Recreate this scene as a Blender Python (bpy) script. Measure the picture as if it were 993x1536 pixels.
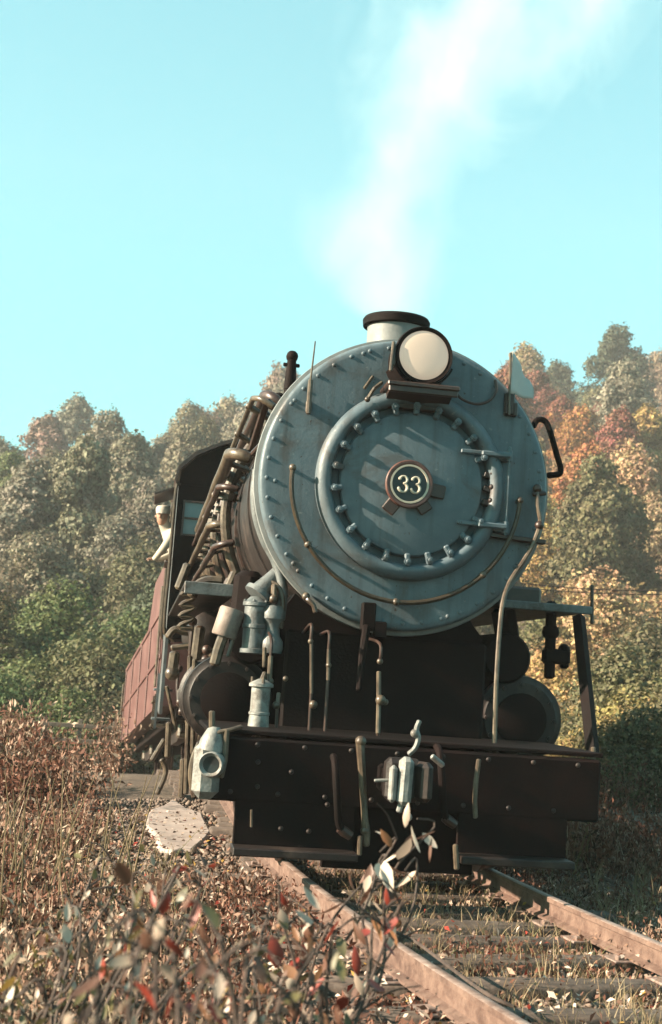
import bpy, math, random
import numpy as np
from mathutils import Vector, Matrix
R = math.radians
scene = bpy.context.scene
for o in list(bpy.data.objects): bpy.data.objects.remove(o)
col = scene.collection

# ------------------------------------------------------------------ camera
cam = bpy.data.cameras.new('camera'); cam_o = bpy.data.objects.new('camera', cam); col.objects.link(cam_o)
scene.camera = cam_o
_yaw, _pit, _rol = 0.13169, 0.12492, 0.07124
_fw = Vector((math.sin(_yaw)*math.cos(_pit), math.cos(_yaw)*math.cos(_pit), math.sin(_pit)))
_r = Vector((math.cos(_yaw), -math.sin(_yaw), 0)); _u = _r.cross(_fw)
_rr = _r*math.cos(_rol)+_u*math.sin(_rol); _uu = -_r*math.sin(_rol)+_u*math.cos(_rol)
cam_o.matrix_world = Matrix(((_rr.x,_uu.x,-_fw.x,-1.7652),(_rr.y,_uu.y,-_fw.y,-9.3552),(_rr.z,_uu.z,-_fw.z,1.2615),(0,0,0,1)))
cam.sensor_fit = 'VERTICAL'; cam.sensor_height = 36.0; cam.lens = 46.731
cam.clip_start = .1; cam.clip_end = 3000
cam.dof.use_dof = True; cam.dof.focus_distance = 9.6; cam.dof.aperture_fstop = 3.8

# ------------------------------------------------------------------ light
SUN_EL, SUN_AZ = R(24), R(5.5)            # azimuth: degrees from -X towards -Y
sd = Vector((-math.cos(SUN_AZ)*math.cos(SUN_EL), -math.sin(SUN_AZ)*math.cos(SUN_EL), math.sin(SUN_EL)))
world = bpy.data.worlds.new('World'); scene.world = world; world.use_nodes = True
nt = world.node_tree; nt.nodes.clear()
sky = nt.nodes.new('ShaderNodeTexSky'); sky.sky_type = 'NISHITA'; sky.sun_disc = False
sky.sun_elevation = SUN_EL; sky.sun_rotation = math.atan2(sd.x, sd.y)
sky.altitude = 200; sky.air_density = 1.0; sky.dust_density = 1.2; sky.ozone_density = 1.0
tint = nt.nodes.new('ShaderNodeMix'); tint.data_type = 'RGBA'; tint.blend_type = 'MULTIPLY'; tint.inputs[0].default_value = 1
tint.inputs[7].default_value = (.78, 1.48, 1.14, 1)
bg = nt.nodes.new('ShaderNodeBackground'); bg.inputs[1].default_value = 0.05
wo = nt.nodes.new('ShaderNodeOutputWorld')
nt.links.new(sky.outputs[0], tint.inputs[6]); even = nt.nodes.new('ShaderNodeMix'); even.data_type = 'RGBA'; even.inputs[0].default_value = .42; even.inputs[7].default_value = (1.45, 3.75, 4.1, 1)
nt.links.new(tint.outputs[2], even.inputs[6]); nt.links.new(even.outputs[2], bg.inputs[0]); nt.links.new(bg.outputs[0], wo.inputs[0])
sun = bpy.data.lights.new('sun', 'SUN'); sun.energy = 5.0; sun.angle = R(.53); sun.color = (1, .83, .63)
sun_o = bpy.data.objects.new('sun', sun); col.objects.link(sun_o); sun_o.location = (-20, -8, 20)
sun_o.rotation_euler = sd.to_track_quat('Z', 'Y').to_euler()
vs = scene.view_settings; vs.view_transform = 'Standard'; vs.look = 'None'; vs.gamma = 1; vs.use_curve_mapping = False
vs.exposure = 2.23
cy = scene.cycles
cy.max_bounces = 6; cy.diffuse_bounces = 3; cy.glossy_bounces = 3; cy.transparent_max_bounces = 6; cy.volume_bounces = 2
cy.volume_step_rate = 2.0; cy.volume_max_steps = 96; cy.use_denoising = True; cy.sample_clamp_indirect = 4

# ------------------------------------------------------------------ materials
MATS = {}
def new_mat(name):
    m = bpy.data.materials.new(name); m.use_nodes = True; MATS[name] = m
    n = m.node_tree; return m, n, n.nodes['Principled BSDF']
def k_(c, f=.53): return tuple(v*f for v in c)
def mat(name, c1, c2=None, rough=.6, metal=0, scale=6, lo=.35, hi=.7, bump=0, bscale=60, stretch=None, spec=.5, c3=None, s3=1.5):
    m, n, b = new_mat(name); c1 = k_(c1); c2 = c2 and k_(c2); c3 = c3 and k_(c3)
    b.inputs['Roughness'].default_value = rough; b.inputs['Metallic'].default_value = metal
    b.inputs['Specular IOR Level'].default_value = spec
    tc = n.nodes.new('ShaderNodeTexCoord'); src = tc.outputs['Object']
    if stretch:
        mp = n.nodes.new('ShaderNodeMapping'); mp.inputs['Scale'].default_value = stretch; n.links.new(src, mp.inputs[0]); src = mp.outputs[0]
    if c2 is None: b.inputs['Base Color'].default_value = (*c1, 1)
    else:
        nz = n.nodes.new('ShaderNodeTexNoise'); nz.inputs['Scale'].default_value = scale; nz.inputs['Detail'].default_value = 6; nz.inputs['Roughness'].default_value = .62
        n.links.new(src, nz.inputs['Vector'])
        rp = n.nodes.new('ShaderNodeValToRGB'); rp.color_ramp.elements[0].position = lo; rp.color_ramp.elements[1].position = hi
        rp.color_ramp.elements[0].color = (*c1, 1); rp.color_ramp.elements[1].color = (*c2, 1)
        n.links.new(nz.outputs['Fac'], rp.inputs[0]); out = rp.outputs[0]
        if c3:
            n3 = n.nodes.new('ShaderNodeTexNoise'); n3.inputs['Scale'].default_value = s3; n3.inputs['Detail'].default_value = 8; n3.inputs['Roughness'].default_value = .7
            n.links.new(tc.outputs['Object'], n3.inputs['Vector'])
            r3 = n.nodes.new('ShaderNodeValToRGB'); r3.color_ramp.elements[0].position = .5; r3.color_ramp.elements[1].position = .66
            n.links.new(n3.outputs['Fac'], r3.inputs[0])
            mx = n.nodes.new('ShaderNodeMix'); mx.data_type = 'RGBA'; mx.inputs[7].default_value = (*c3, 1)
            n.links.new(r3.outputs[0], mx.inputs[0]); n.links.new(out, mx.inputs[6]); out = mx.outputs[2]
        n.links.new(out, b.inputs['Base Color'])
        ro = n.nodes.new('ShaderNodeMapRange'); ro.inputs[3].default_value = rough-.12; ro.inputs[4].default_value = min(1, rough+.15)
        n.links.new(nz.outputs['Fac'], ro.inputs[0]); n.links.new(ro.outputs[0], b.inputs['Roughness'])
    if bump:
        nb = n.nodes.new('ShaderNodeTexNoise'); nb.inputs['Scale'].default_value = bscale; nb.inputs['Detail'].default_value = 5
        n.links.new(tc.outputs['Object'], nb.inputs['Vector'])
        bp = n.nodes.new('ShaderNodeBump'); bp.inputs['Strength'].default_value = bump; bp.inputs['Distance'].default_value = .01
        n.links.new(nb.outputs['Fac'], bp.inputs['Height']); n.links.new(bp.outputs[0], b.inputs['Normal'])
    return m
BLACK = mat('sooty_black', (.0036,.0011,.0009), (.0075,.0023,.0019), .75, 0, 7, bump=.3, c3=(.017,.0055,.004), spec=.12)
BLACK2 = mat('worn_black', (.009,.004,.0034), (.030,.017,.014), .5, 0, 9, bump=.2, c3=(.075,.05,.04), s3=3, spec=.35)
def graphite():
    m, n, b = new_mat('graphite_paint'); b.inputs['Roughness'].default_value = .55; b.inputs['Specular IOR Level'].default_value = .35
    tc = n.nodes.new('ShaderNodeTexCoord')
    def nz(sc, st=(1,1,1), det=7, ro=.65, dis=0):
        mp = n.nodes.new('ShaderNodeMapping'); mp.inputs['Scale'].default_value = st; n.links.new(tc.outputs['Object'], mp.inputs[0])
        z = n.nodes.new('ShaderNodeTexNoise'); z.inputs['Scale'].default_value = sc; z.inputs['Detail'].default_value = det; z.inputs['Roughness'].default_value = ro; z.inputs['Distortion'].default_value = dis
        n.links.new(mp.outputs[0], z.inputs['Vector']); return z.outputs['Fac']
    def ramp(f, a, b_):
        r = n.nodes.new('ShaderNodeMapRange'); r.inputs[1].default_value = a; r.inputs[2].default_value = b_; n.links.new(f, r.inputs[0]); return r.outputs[0]
    def mix(f, a, c, mode='MIX'):
        x = n.nodes.new('ShaderNodeMix'); x.data_type = 'RGBA'; x.blend_type = mode; n.links.new(f, x.inputs[0])
        if isinstance(a, tuple): x.inputs[6].default_value = (*k_(a),1)
        else: n.links.new(a, x.inputs[6])
        x.inputs[7].default_value = (*k_(c),1); return x.outputs[2]
    c = mix(ramp(nz(3.2),.35,.68), (.115,.160,.190), (.180,.238,.272))
    c = mix(ramp(nz(6,(1.6,1,.10)),.49,.74), c, (.090,.098,.102))          # soot running down
    c = mix(ramp(nz(2.1,dis=.8),.52,.72), c, (.105,.080,.068))             # irregular brown patches
    c = mix(ramp(nz(22,det=4),.64,.72), c, (.26,.29,.30))                  # chalky worn spots
    c = mix(ramp(nz(34,(1,1,.6),det=3),.67,.73), c, (.07,.045,.035))       # chips
    n.links.new(c, b.inputs['Base Color']); n.links.new(ramp(nz(5),-.2,1.3), b.inputs['Roughness'])
    bp = n.nodes.new('ShaderNodeBump'); bp.inputs['Strength'].default_value=.22; bp.inputs['Distance'].default_value=.01; n.links.new(nz(38), bp.inputs['Height']); n.links.new(bp.outputs[0], b.inputs['Normal'])
    return m
GRAPH = graphite()
GRAPH2 = mat('graphite_rim', (.22,.235,.235), (.34,.35,.345), .5, 0, 9, bump=.15, spec=.4)
PIPE = mat('dusty_pipe', (.085,.058,.040), (.22,.165,.11), .36, 0, 14, bump=.15, c3=(.045,.022,.015), s3=6)
PIPED = mat('dark_pipe', (.035,.015,.010), (.085,.042,.03), .42, 0, 14, bump=.1)
RUSTY = mat('rusty_rail_side', (.14,.075,.055), (.27,.17,.13), .75, 0, 14, bump=.5, bscale=50, c3=(.085,.04,.028), s3=6)
BRASS = mat('brass_rail', (.045,.026,.014), (.105,.07,.036), .42, .2, 18)
SILVER = mat('silver_paint', (.20,.20,.19), (.42,.41,.38), .5, 0, 12, bump=.3, c3=(.10,.075,.06), s3=9)
GREY = mat('grey_paint', (.12,.14,.145), (.22,.235,.235), .5, 0, 9, bump=.25, c3=(.07,.05,.04), s3=8)
DRUM = mat('dusty_drum', (.26,.19,.155), (.38,.29,.245), .6, 0, 9, bump=.2, c3=(.16,.10,.08), s3=7)
CABP = mat('cab_side_paint', (.10,.12,.13), (.19,.21,.22), .42, 0, 7, c3=(.12,.07,.06), s3=2, bump=.05)
MAROON = mat('maroon_paint', (.12,.042,.038), (.18,.07,.062), .5, 0, 4, c3=(.24,.115,.10), s3=1.2, bump=.1, bscale=20)
RED = mat('plate_red', (.10,.038,.030), (.19,.085,.068), .4, 0, 20)
CREAM = mat('cream_enamel', (.62,.54,.42), (.78,.70,.56), .4, 0, 30)
INK = mat('plate_black', (.012,.014,.016), None, .35)
GLASS = mat('window_glass', (.16,.24,.27), (.22,.30,.33), .15, 0, 3)
STEEL = mat('worn_rail_steel', (.30,.20,.165), (.52,.40,.35), .5, .1, 12, bump=.35, bscale=40, c3=(.13,.065,.045), s3=5)
WOOD = mat('weathered_tie', (.05,.032,.024), (.14,.095,.07), .85, 0, 5, stretch=(1,9,9), bump=.6, bscale=30, c3=(.19,.14,.11), s3=5)
SLAB = mat('slab_pale', (.40,.31,.275), (.60,.49,.44), .85, 0, 4, bump=.5, bscale=25, c3=(.44,.34,.29), s3=2.2)
CLOTH = mat('white_flag_cloth', (.72,.72,.70), (.80,.80,.77), .9)
SKIN = mat('skin', (.50,.27,.18), None, .55)
SHIRT = mat('light_shirt', (.60,.52,.42), (.68,.60,.50), .9)
DENIM = mat('denim', (.05,.08,.13), (.09,.12,.18), .9)
CAP = mat('pale_cap', (.66,.58,.50), (.72,.65,.57), .9)
POSTW = mat('fence_wood', (.16,.11,.08), (.28,.21,.16), .85, 0, 6)
BARK = mat('bark', (.05,.036,.026), (.12,.09,.07), .9, 0, 5, bump=.6, bscale=12)
STONE = mat('ballast_stone', (.16,.11,.085), (.36,.27,.21), .85, 0, 4, c3=(.10,.06,.045), s3=7, bump=.3, bscale=80)
m, n, b = new_mat('headlight_glass')
LENS = m; b.inputs['Base Color'].default_value = (.36,.28,.215,1); b.inputs['Roughness'].default_value = .25
b.inputs['Emission Color'].default_value = (1,.74,.57,1); b.inputs['Emission Strength'].default_value = .075
# ground
m, n, b = new_mat('ground_soil'); SOIL = m; b.inputs['Roughness'].default_value = .95
tc = n.nodes.new('ShaderNodeTexCoord')
def noise(n, sc, det=6):
    z = n.nodes.new('ShaderNodeTexNoise'); z.inputs['Scale'].default_value = sc; z.inputs['Detail'].default_value = det; z.inputs['Roughness'].default_value = .65; n.links.new(tc.outputs['Object'], z.inputs['Vector']); return z
za, zb = noise(n, 1.2), noise(n, 14)
ra = n.nodes.new('ShaderNodeValToRGB'); ra.color_ramp.elements[0].position=.35; ra.color_ramp.elements[1].position=.68
ra.color_ramp.elements[0].color=(.034,.020,.014,1); ra.color_ramp.elements[1].color=(.13,.092,.062,1); n.links.new(za.outputs['Fac'], ra.inputs[0])
mxg = n.nodes.new('ShaderNodeMix'); mxg.data_type='RGBA'; mxg.blend_type='MULTIPLY'; mxg.inputs[0].default_value=.7
rb = n.nodes.new('ShaderNodeValToRGB'); rb.color_ramp.elements[0].position=.3; rb.color_ramp.elements[1].position=.6; rb.color_ramp.elements[0].color=(.35,.3,.27,1)
n.links.new(zb.outputs['Fac'], rb.inputs[0]); n.links.new(ra.outputs[0], mxg.inputs[6]); n.links.new(rb.outputs[0], mxg.inputs[7])
n.links.new(mxg.outputs[2], b.inputs['Base Color'])
bp = n.nodes.new('ShaderNodeBump'); bp.inputs['Strength'].default_value=.8; bp.inputs['Distance'].default_value=.04; n.links.new(zb.outputs['Fac'], bp.inputs['Height']); n.links.new(bp.outputs[0], b.inputs['Normal'])
def leaf_mat(name, use_obj=True, ramp=None, trans=.25, rough=.7):
    """leaf colour: object colour (species) varied leaf by leaf through the 'rnd' attribute"""
    m, n, b = new_mat(name); b.inputs['Roughness'].default_value = rough; b.inputs['Specular IOR Level'].default_value = .25
    at = n.nodes.new('ShaderNodeAttribute'); at.attribute_name = 'rnd'
    if ramp:
        r = n.nodes.new('ShaderNodeValToRGB'); r.color_ramp.interpolation = 'CONSTANT'
        e = r.color_ramp.elements
        while len(e) < len(ramp): e.new(.5)
        for i, (p, c) in enumerate(ramp): e[i].position = p; e[i].color = (*k_(c), 1)
        n.links.new(at.outputs['Fac'], r.inputs[0]); out = r.outputs[0]
    else:
        oi = n.nodes.new('ShaderNodeObjectInfo')
        hs = n.nodes.new('ShaderNodeHueSaturation')
        h = n.nodes.new('ShaderNodeMapRange'); h.inputs[3].default_value=.455; h.inputs[4].default_value=.535; n.links.new(at.outputs['Fac'], h.inputs[0])
        mu = n.nodes.new('ShaderNodeMath'); mu.operation='MULTIPLY'; mu.inputs[1].default_value=7.31; n.links.new(at.outputs['Fac'], mu.inputs[0])
        fr = n.nodes.new('ShaderNodeMath'); fr.operation='FRACT'; n.links.new(mu.outputs[0], fr.inputs[0])
        v = n.nodes.new('ShaderNodeMapRange'); v.inputs[3].default_value=.55; v.inputs[4].default_value=1.5; n.links.new(fr.outputs[0], v.inputs[0])
        n.links.new(h.outputs[0], hs.inputs['Hue']); n.links.new(v.outputs[0], hs.inputs['Value']); n.links.new(oi.outputs['Color'], hs.inputs['Color']); out = hs.outputs[0]
    n.links.new(out, b.inputs['Base Color'])
    tr = n.nodes.new('ShaderNodeBsdfTranslucent'); n.links.new(out, tr.inputs[0])
    ms = n.nodes.new('ShaderNodeMixShader'); ms.inputs[0].default_value = trans
    n.links.new(b.outputs[0], ms.inputs[1]); n.links.new(tr.outputs[0], ms.inputs[2]); n.links.new(ms.outputs[0], n.nodes['Material Output'].inputs[0])
    return m
LEAF = leaf_mat('tree_leaf')
WEED = leaf_mat('dry_weed', ramp=[(0,(.15,.055,.036)),(.3,(.24,.10,.065)),(.5,(.09,.045,.026)),(.58,(.40,.24,.17)),(.72,(.66,.50,.38)),(.86,(.20,.17,.07))])
STRAW = leaf_mat('straw_grass', ramp=[(0,(.38,.28,.16)),(.35,(.46,.36,.22)),(.6,(.28,.19,.11)),(.8,(.26,.25,.12)),(.93,(.16,.19,.07))])
FALLEN = leaf_mat('fallen_leaf', ramp=[(0,(.30,.16,.11)),(.22,(.52,.36,.27)),(.42,(.20,.10,.07)),(.55,(.80,.64,.53)),(.78,(.12,.07,.05)),(.9,(.40,.05,.03)),(.95,(.46,.28,.07))], trans=.1)
BRAMBLE = leaf_mat('bramble_leaf', ramp=[(0,(.40,.36,.30)),(.16,(.20,.18,.10)),(.30,(.46,.05,.03)),(.46,(.62,.56,.48)),(.62,(.34,.14,.07)),(.76,(.12,.16,.07)),(.88,(.48,.28,.05))], trans=.2, rough=.45)
TWIG = mat('twig_bark', (.045,.026,.02), (.13,.085,.066), .8, 0, 12)

# ------------------------------------------------------------------ builders
class MB:
    def __init__(s): s.v = []; s.f = []
    def add(s, v, f):
        o = len(s.v); s.v += [tuple(p) for p in v]; s.f += [tuple(i+o for i in q) for q in f]; return s
    def box(s, c, d, rot=None, bev=0):
        hx, hy, hz = d[0]/2, d[1]/2, d[2]/2
        if bev <= 0:
            v = [Vector((x,y,z)) for x in (-hx,hx) for y in (-hy,hy) for z in (-hz,hz)]
            f = [(0,1,3,2),(4,6,7,5),(0,4,5,1),(2,3,7,6),(0,2,6,4),(1,5,7,3)]
        else:
            b = min(bev, hx*.9, hy*.9, hz*.9); v = []; idx = {}
            for sx in (-1,1):
                for sy in (-1,1):
                    for sz in (-1,1):
                        for k in range(3):
                            p = [sx*hx, sy*hy, sz*hz]
                            for a in range(3):
                                if a != k: p[a] -= (sx,sy,sz)[a]*b
                            idx[(sx,sy,sz,k)] = len(v); v.append(Vector(p))
            f = []
            for k in range(3):
                a, c2 = [(1,2),(0,2),(0,1)][k]
                for s_ in (-1,1):
                    q = []
                    for (p1,p2) in ((-1,-1),(1,-1),(1,1),(-1,1)):
                        sg = [0,0,0]; sg[k]=s_; sg[a]=p1; sg[c2]=p2; q.append(idx[(*sg,k)])
                    f.append(tuple(q))
            for k in range(3):
                a, c2 = [(1,2),(0,2),(0,1)][k]
                for p1 in (-1,1):
                    for p2 in (-1,1):
                        s1=[0,0,0]; s1[a]=p1; s1[c2]=p2; s1[k]=-1; s2=list(s1); s2[k]=1
                        f.append((idx[(*s1,a)], idx[(*s2,a)], idx[(*s2,c2)], idx[(*s1,c2)]))
            for sx in (-1,1):
                for sy in (-1,1):
                    for sz in (-1,1): f.append(tuple(idx[(sx,sy,sz,k)] for k in range(3)))
        if rot is not None:
            M = rot if isinstance(rot, Matrix) else Matrix.Rotation(rot[2],3,'Z')@Matrix.Rotation(rot[1],3,'Y')@Matrix.Rotation(rot[0],3,'X')
            v = [M@p for p in v]
        c = Vector(c); return s.add([p+c for p in v], f)
    def tube(s, pts, r, seg=8, cap=True):
        P = [Vector(p) for p in pts]; rs = list(r) if isinstance(r, (list,tuple)) else [r]*len(P)
        if cap and seg >= 8:                       # rounded ends
            a = (P[0]-P[1]).normalized(); b = (P[-1]-P[-2]).normalized()
            P = [P[0]+a*rs[0]*.4]+P+[P[-1]+b*rs[-1]*.4]; rs = [rs[0]*.55]+rs+[rs[-1]*.55]
        T = []
        for i in range(len(P)):
            a = P[max(i-1,0)]; b = P[min(i+1,len(P)-1)]; t = (b-a); T.append(t.normalized() if t.length>1e-9 else Vector((0,0,1)))
        ref = Vector((0,0,1)) if abs(T[0].z) < .9 else Vector((1,0,0))
        nrm = T[0].cross(ref).normalized(); v = []; f = []
        for i in range(len(P)):
            nrm = (nrm - T[i]*nrm.dot(T[i])).normalized(); bn = T[i].cross(nrm)
            for k in range(seg):
                a = 2*math.pi*k/seg; v.append(P[i]+(nrm*math.cos(a)+bn*math.sin(a))*rs[i])
        for i in range(len(P)-1):
            for k in range(seg):
                k2=(k+1)%seg; f.append((i*seg+k, i*seg+k2, (i+1)*seg+k2, (i+1)*seg+k))
        if cap: f.append(tuple(range(seg))[::-1]); f.append(tuple((len(P)-1)*seg+k for k in range(seg)))
        return s.add(v, f)
    def lathe(s, prof, org, axis, seg=32, close=True, a0=0, a1=2*math.pi):
        """prof: list of (radius, distance along axis)"""
        ax = Vector(axis).normalized(); ref = Vector((0,0,1)) if abs(ax.z)<.9 else Vector((1,0,0))
        u = ax.cross(ref).normalized(); w = ax.cross(u); org = Vector(org); v=[]; f=[]
        full = abs(a1-a0-2*math.pi)<1e-6; ns = seg if full else seg+1
        for (r,h) in prof:
            for k in range(ns):
                a = a0+(a1-a0)*k/seg; v.append(org+ax*h+(u*math.cos(a)+w*math.sin(a))*max(r,1e-4))
        for i in range(len(prof)-1):
            for k in range(seg):
                k2 = (k+1)%ns; f.append((i*ns+k, i*ns+k2, (i+1)*ns+k2, (i+1)*ns+k))
        if close and full:
            f.append(tuple(range(ns))[::-1]); f.append(tuple((len(prof)-1)*ns+k for k in range(ns)))
        return s.add(v, f)
    def ball(s, c, r, seg=10):
        n = 6; return s.lathe([(r*math.sin(math.pi*i/n), -r*math.cos(math.pi*i/n)) for i in range(n+1)], c, (0,0,1), seg)
    def prism(s, pts, d):
        n = len(pts); d = Vector(d); a = [Vector(p) for p in pts]
        return s.add(a+[p+d for p in a], [tuple(range(n))[::-1], tuple(range(n,2*n))]+[(i,(i+1)%n,(i+1)%n+n,i+n) for i in range(n)])
    def build(s, name, m, parent=None, smooth=True, ang=35):
        me = bpy.data.meshes.new(name); me.from_pydata(s.v, [], s.f); me.materials.append(m)
        import bmesh
        bm = bmesh.new(); bm.from_mesh(me); bmesh.ops.recalc_face_normals(bm, faces=bm.faces); bm.to_mesh(me); bm.free()
        if smooth:
            me.polygons.foreach_set('use_smooth', [True]*len(me.polygons)); me.set_sharp_from_angle(angle=R(ang))
        o = bpy.data.objects.new(name, me); col.objects.link(o)
        if parent is not None: o.parent = parent
        return o
def empty(name, loc=(0,0,0)):
    o = bpy.data.objects.new(name, None); o.location = loc; col.objects.link(o); o.empty_display_size = .3; return o
def tag(o, label, cat=None, group=None, kind=None):
    if label: o['label'] = label
    if cat: o['category'] = cat
    if group: o['group'] = group
    if kind: o['kind'] = kind
    return o
def smooth_path(pts, sub=6):
    P = [Vector(p) for p in pts]; out = []
    for i in range(len(P)-1):
        p0 = P[max(i-1,0)]; p1=P[i]; p2=P[i+1]; p3=P[min(i+2,len(P)-1)]
        for k in range(sub):
            t=k/sub; out.append(.5*((2*p1)+(p2-p0)*t+(2*p0-5*p1+4*p2-p3)*t*t+(3*p1-p0-3*p2+p3)*t**3))
    out.append(P[-1]); return out
def mesh_np(name, V, F, m, rnd=None, parent=None):
    """quads or triangles from arrays; rnd = one value per face stored as the 'rnd' attribute"""
    me = bpy.data.meshes.new(name); k = F.shape[1]
    me.vertices.add(len(V)); me.vertices.foreach_set('co', V.astype(np.float32).ravel())
    me.loops.add(F.size); me.loops.foreach_set('vertex_index', F.astype(np.int32).ravel())
    me.polygons.add(len(F)); me.polygons.foreach_set('loop_start', np.arange(0,F.size,k,dtype=np.int32))
    me.update(calc_edges=True)
    if rnd is not None:
        a = me.attributes.new('rnd','FLOAT','FACE'); a.data.foreach_set('value', rnd.astype(np.float32))
    me.materials.append(m); me.validate()
    o = bpy.data.objects.new(name, me); col.objects.link(o)
    if parent is not None: o.parent = parent
    return o

# ------------------------------------------------------------------ ground and track
def track_x(y): 
    if y > 8: return -.005*(y-8)**2
    if y < 2.5: return .013*(y-2.5)**2
    return 0.
def track_z(y):
    if y < 8: return 0.
    if y < 13: return -.0125*(y-8)**2
    return -.3125-.125*(min(y,20)-13) - (0 if y < 20 else .125*4*(1-math.exp(-(y-20)/4)))
rng = np.random.default_rng(7)
def hill(x, y):
    x = np.asarray(x, float); y = np.asarray(y, float)
    s = np.clip(y-34, 0, None); k = .165+.165*np.clip((x+8)/45, 0, 1)
    up = k*s*s/(s+22.)
    top = 40+24*np.clip((x+8)/45, 0, 1)
    up = top*(1-np.exp(-up/top*1.35))
    return up
_tz = np.vectorize(track_z)
def ground_z(x, y):
    x = np.asarray(x, float); y = np.asarray(y, float)
    b = _tz(y)-.22
    d = np.abs(x-np.vectorize(track_x)(y))
    b = b - .10*np.clip((d-1.7)/1.2, 0, 1) + .03*np.sin(x*2.1+y*1.3)*np.clip(d-1.3,0,1) + .05*np.sin(x*.7-y*.9)*np.clip((d-1.5)/2,0,1)
    return b + hill(x, y)
def grid_axis(lo, hi, fine_lo, fine_hi, f, g):
    a = list(np.arange(fine_lo, fine_hi, f)); s = f; x = fine_hi
    while x < hi: a.append(x); s = min(s*1.25, g); x += s
    a.append(hi); s = f; x = fine_lo-f; l = []
    while x > lo: l.append(x); s = min(s*1.25, g); x -= s
    l.append(lo); return np.array(l[::-1]+a)
gx = grid_axis(-900, 900, -6, 6, .25, 40); gy = grid_axis(-400, 1500, -8, 22, .25, 40)
GX, GY = np.meshgrid(gx, gy); GZ = ground_z(GX, GY)
V = np.stack([GX, GY, GZ], -1).reshape(-1,3); nx, ny = len(gx), len(gy)
i = np.arange(nx*ny).reshape(ny, nx); F = np.stack([i[:-1,:-1], i[:-1,1:], i[1:,1:], i[1:,:-1]], -1).reshape(-1,4)
g = mesh_np('ground', V, F, SOIL); g['kind'] = 'structure'; g['label'] = 'brown soil ground rising to a wooded hillside'
g.data.polygons.foreach_set('use_smooth', [True]*len(F))

track = empty('railway_track'); track['kind'] = 'structure'; track['label'] = 'curving railway track with worn rails on weathered ties'
ys = list(np.arange(-14, -6, .5))+list(np.arange(-6, 2, .2))+list(np.arange(2, 40, .6))
def track_frame(y, off):
    e = .01; t = Vector((track_x(y+e)-track_x(y-e), 2*e, track_z(y+e)-track_z(y-e))).normalized()
    s = t.cross(Vector((0,0,1))).normalized()
    return Vector((track_x(y), y, track_z(y)))+s*off, s, t
rail_prof = [(a*.74,b*(.86 if b < -.01 else 1)) for a,b in [(-.07,-.165),(.07,-.165),(.07,-.15),(.012,-.13),(.012,-.045),(.036,-.035),(.036,-.004),(.028,0),(-.028,0),(-.036,-.004),(-.036,-.035),(-.012,-.045),(-.012,-.13),(-.07,-.15)]]
for side in (-1, 1):
    mb = MB(); v = []; n_ = len(rail_prof)
    for y in ys:
        c, s, t = track_frame(y, side*.753); v += [c+s*a+Vector((0,0,b)) for a,b in rail_prof]
    f = [(k*n_+j, k*n_+(j+1)%n_, (k+1)*n_+(j+1)%n_, (k+1)*n_+j) for k in range(len(ys)-1) for j in range(n_)]
    mb.add(v, f); o = mb.build('rail', RUSTY, track); o.data.materials.append(STEEL)
    for p_ in o.data.polygons:
        if abs(p_.normal.z) > .75 and p_.center.z-track_z(p_.center.y) > -.02: p_.material_index = 1
rs = random.Random(3)
y = -9.0
tie_mesh = None
while y < 20:
    c, s, t = track_frame(y, rs.uniform(-.06,.06))
    cut = .34 if .6 < y < 5.8 else 0; c = c+s*(cut/2)
    mb = MB(); mb.box((0,0,0), (2.55-cut+rs.uniform(-.1,.1), .21+rs.uniform(-.02,.03), .17), bev=.018)
    o = mb.build('tie', WOOD, track, ang=50); o.location = c+Vector((0,0,-.232+rs.uniform(-.012,.004))); o.rotation_euler = (rs.uniform(-.03,.03), rs.uniform(-.01,.01), math.atan2(s.y,s.x)+rs.uniform(-.03,.03))
    if y < 1:
        for sd_ in (-1,1):
            p,_,_ = track_frame(y, sd_*.753)
            mb = MB(); mb.box((0,0,0),(.30,.19,.014),bev=.004); 
            for k in (-1,1): mb.box((k*.10,k*.05,.014),(.045,.035,.03),bev=.006)
            tp = mb.build('tie_plate', STEEL, track); tp.location = p+Vector((0,0,-.146)); tp.rotation_euler=(0,0,math.atan2(s.y,s.x))
    y += .52+rs.uniform(-.04,.05)

# ------------------------------------------------------------------ locomotive
loco = empty('locomotive'); tag(loco, 'black steam locomotive with grey smokebox front and round number plate 33', 'locomotive')
HZ, RB = 2.6964, 1.06
C0 = (0,0,HZ)
def ringpt(r, a, y, c=(0,HZ)): return (c[0]+r*math.cos(a), y, c[1]+r*math.sin(a))
# smokebox shell and front
sb = MB().lathe([(1.035,.03),(1.035,2.3),(1.02,2.32)], C0, (0,1,0), 72, close=False).build('smokebox', BLACK2, loco)
fp = MB(); fp.lathe([(.60,.03),(.60,-.005),(1.005,-.005),(1.035,-.004),(1.05,.006),(1.06,.022),(1.06,.075),(1.04,.08),(1.035,.03)], C0, (0,1,0), 96, close=False)
fp.build('front_plate', GRAPH, sb)
rv = MB()
rivet_prof = [(.017,0),(.016,.004),(.012,.008),(.005,.010),(0,.0105)]
rr_ = random.Random(5)
for k in range(44):
    a = 2*math.pi*(k+.3)/44
    rv.lathe(rivet_prof, ringpt(1.005-.0, a, -.004), (0,-1,0), 8)
for k in range(40):
    a = 2*math.pi*(k+.1)/40
    if k % 4 == 0: rv.lathe(rivet_prof, ringpt(.945 if 150 < math.degrees(a) % 360 < 215 else 1.0, a+.05, -.004), (0,-1,0), 8)
o = rv.build('rivets', GRAPH, sb); o['kind']='stuff'
# smokebox rim (bright angle ring round the left edge)
MB().lathe([(1.06,.08),(1.09,.085),(1.095,.11),(1.075,.14),(1.045,.15)], C0, (0,1,0), 96, close=False).build('ring_flange', GRAPH2, sb)
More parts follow.
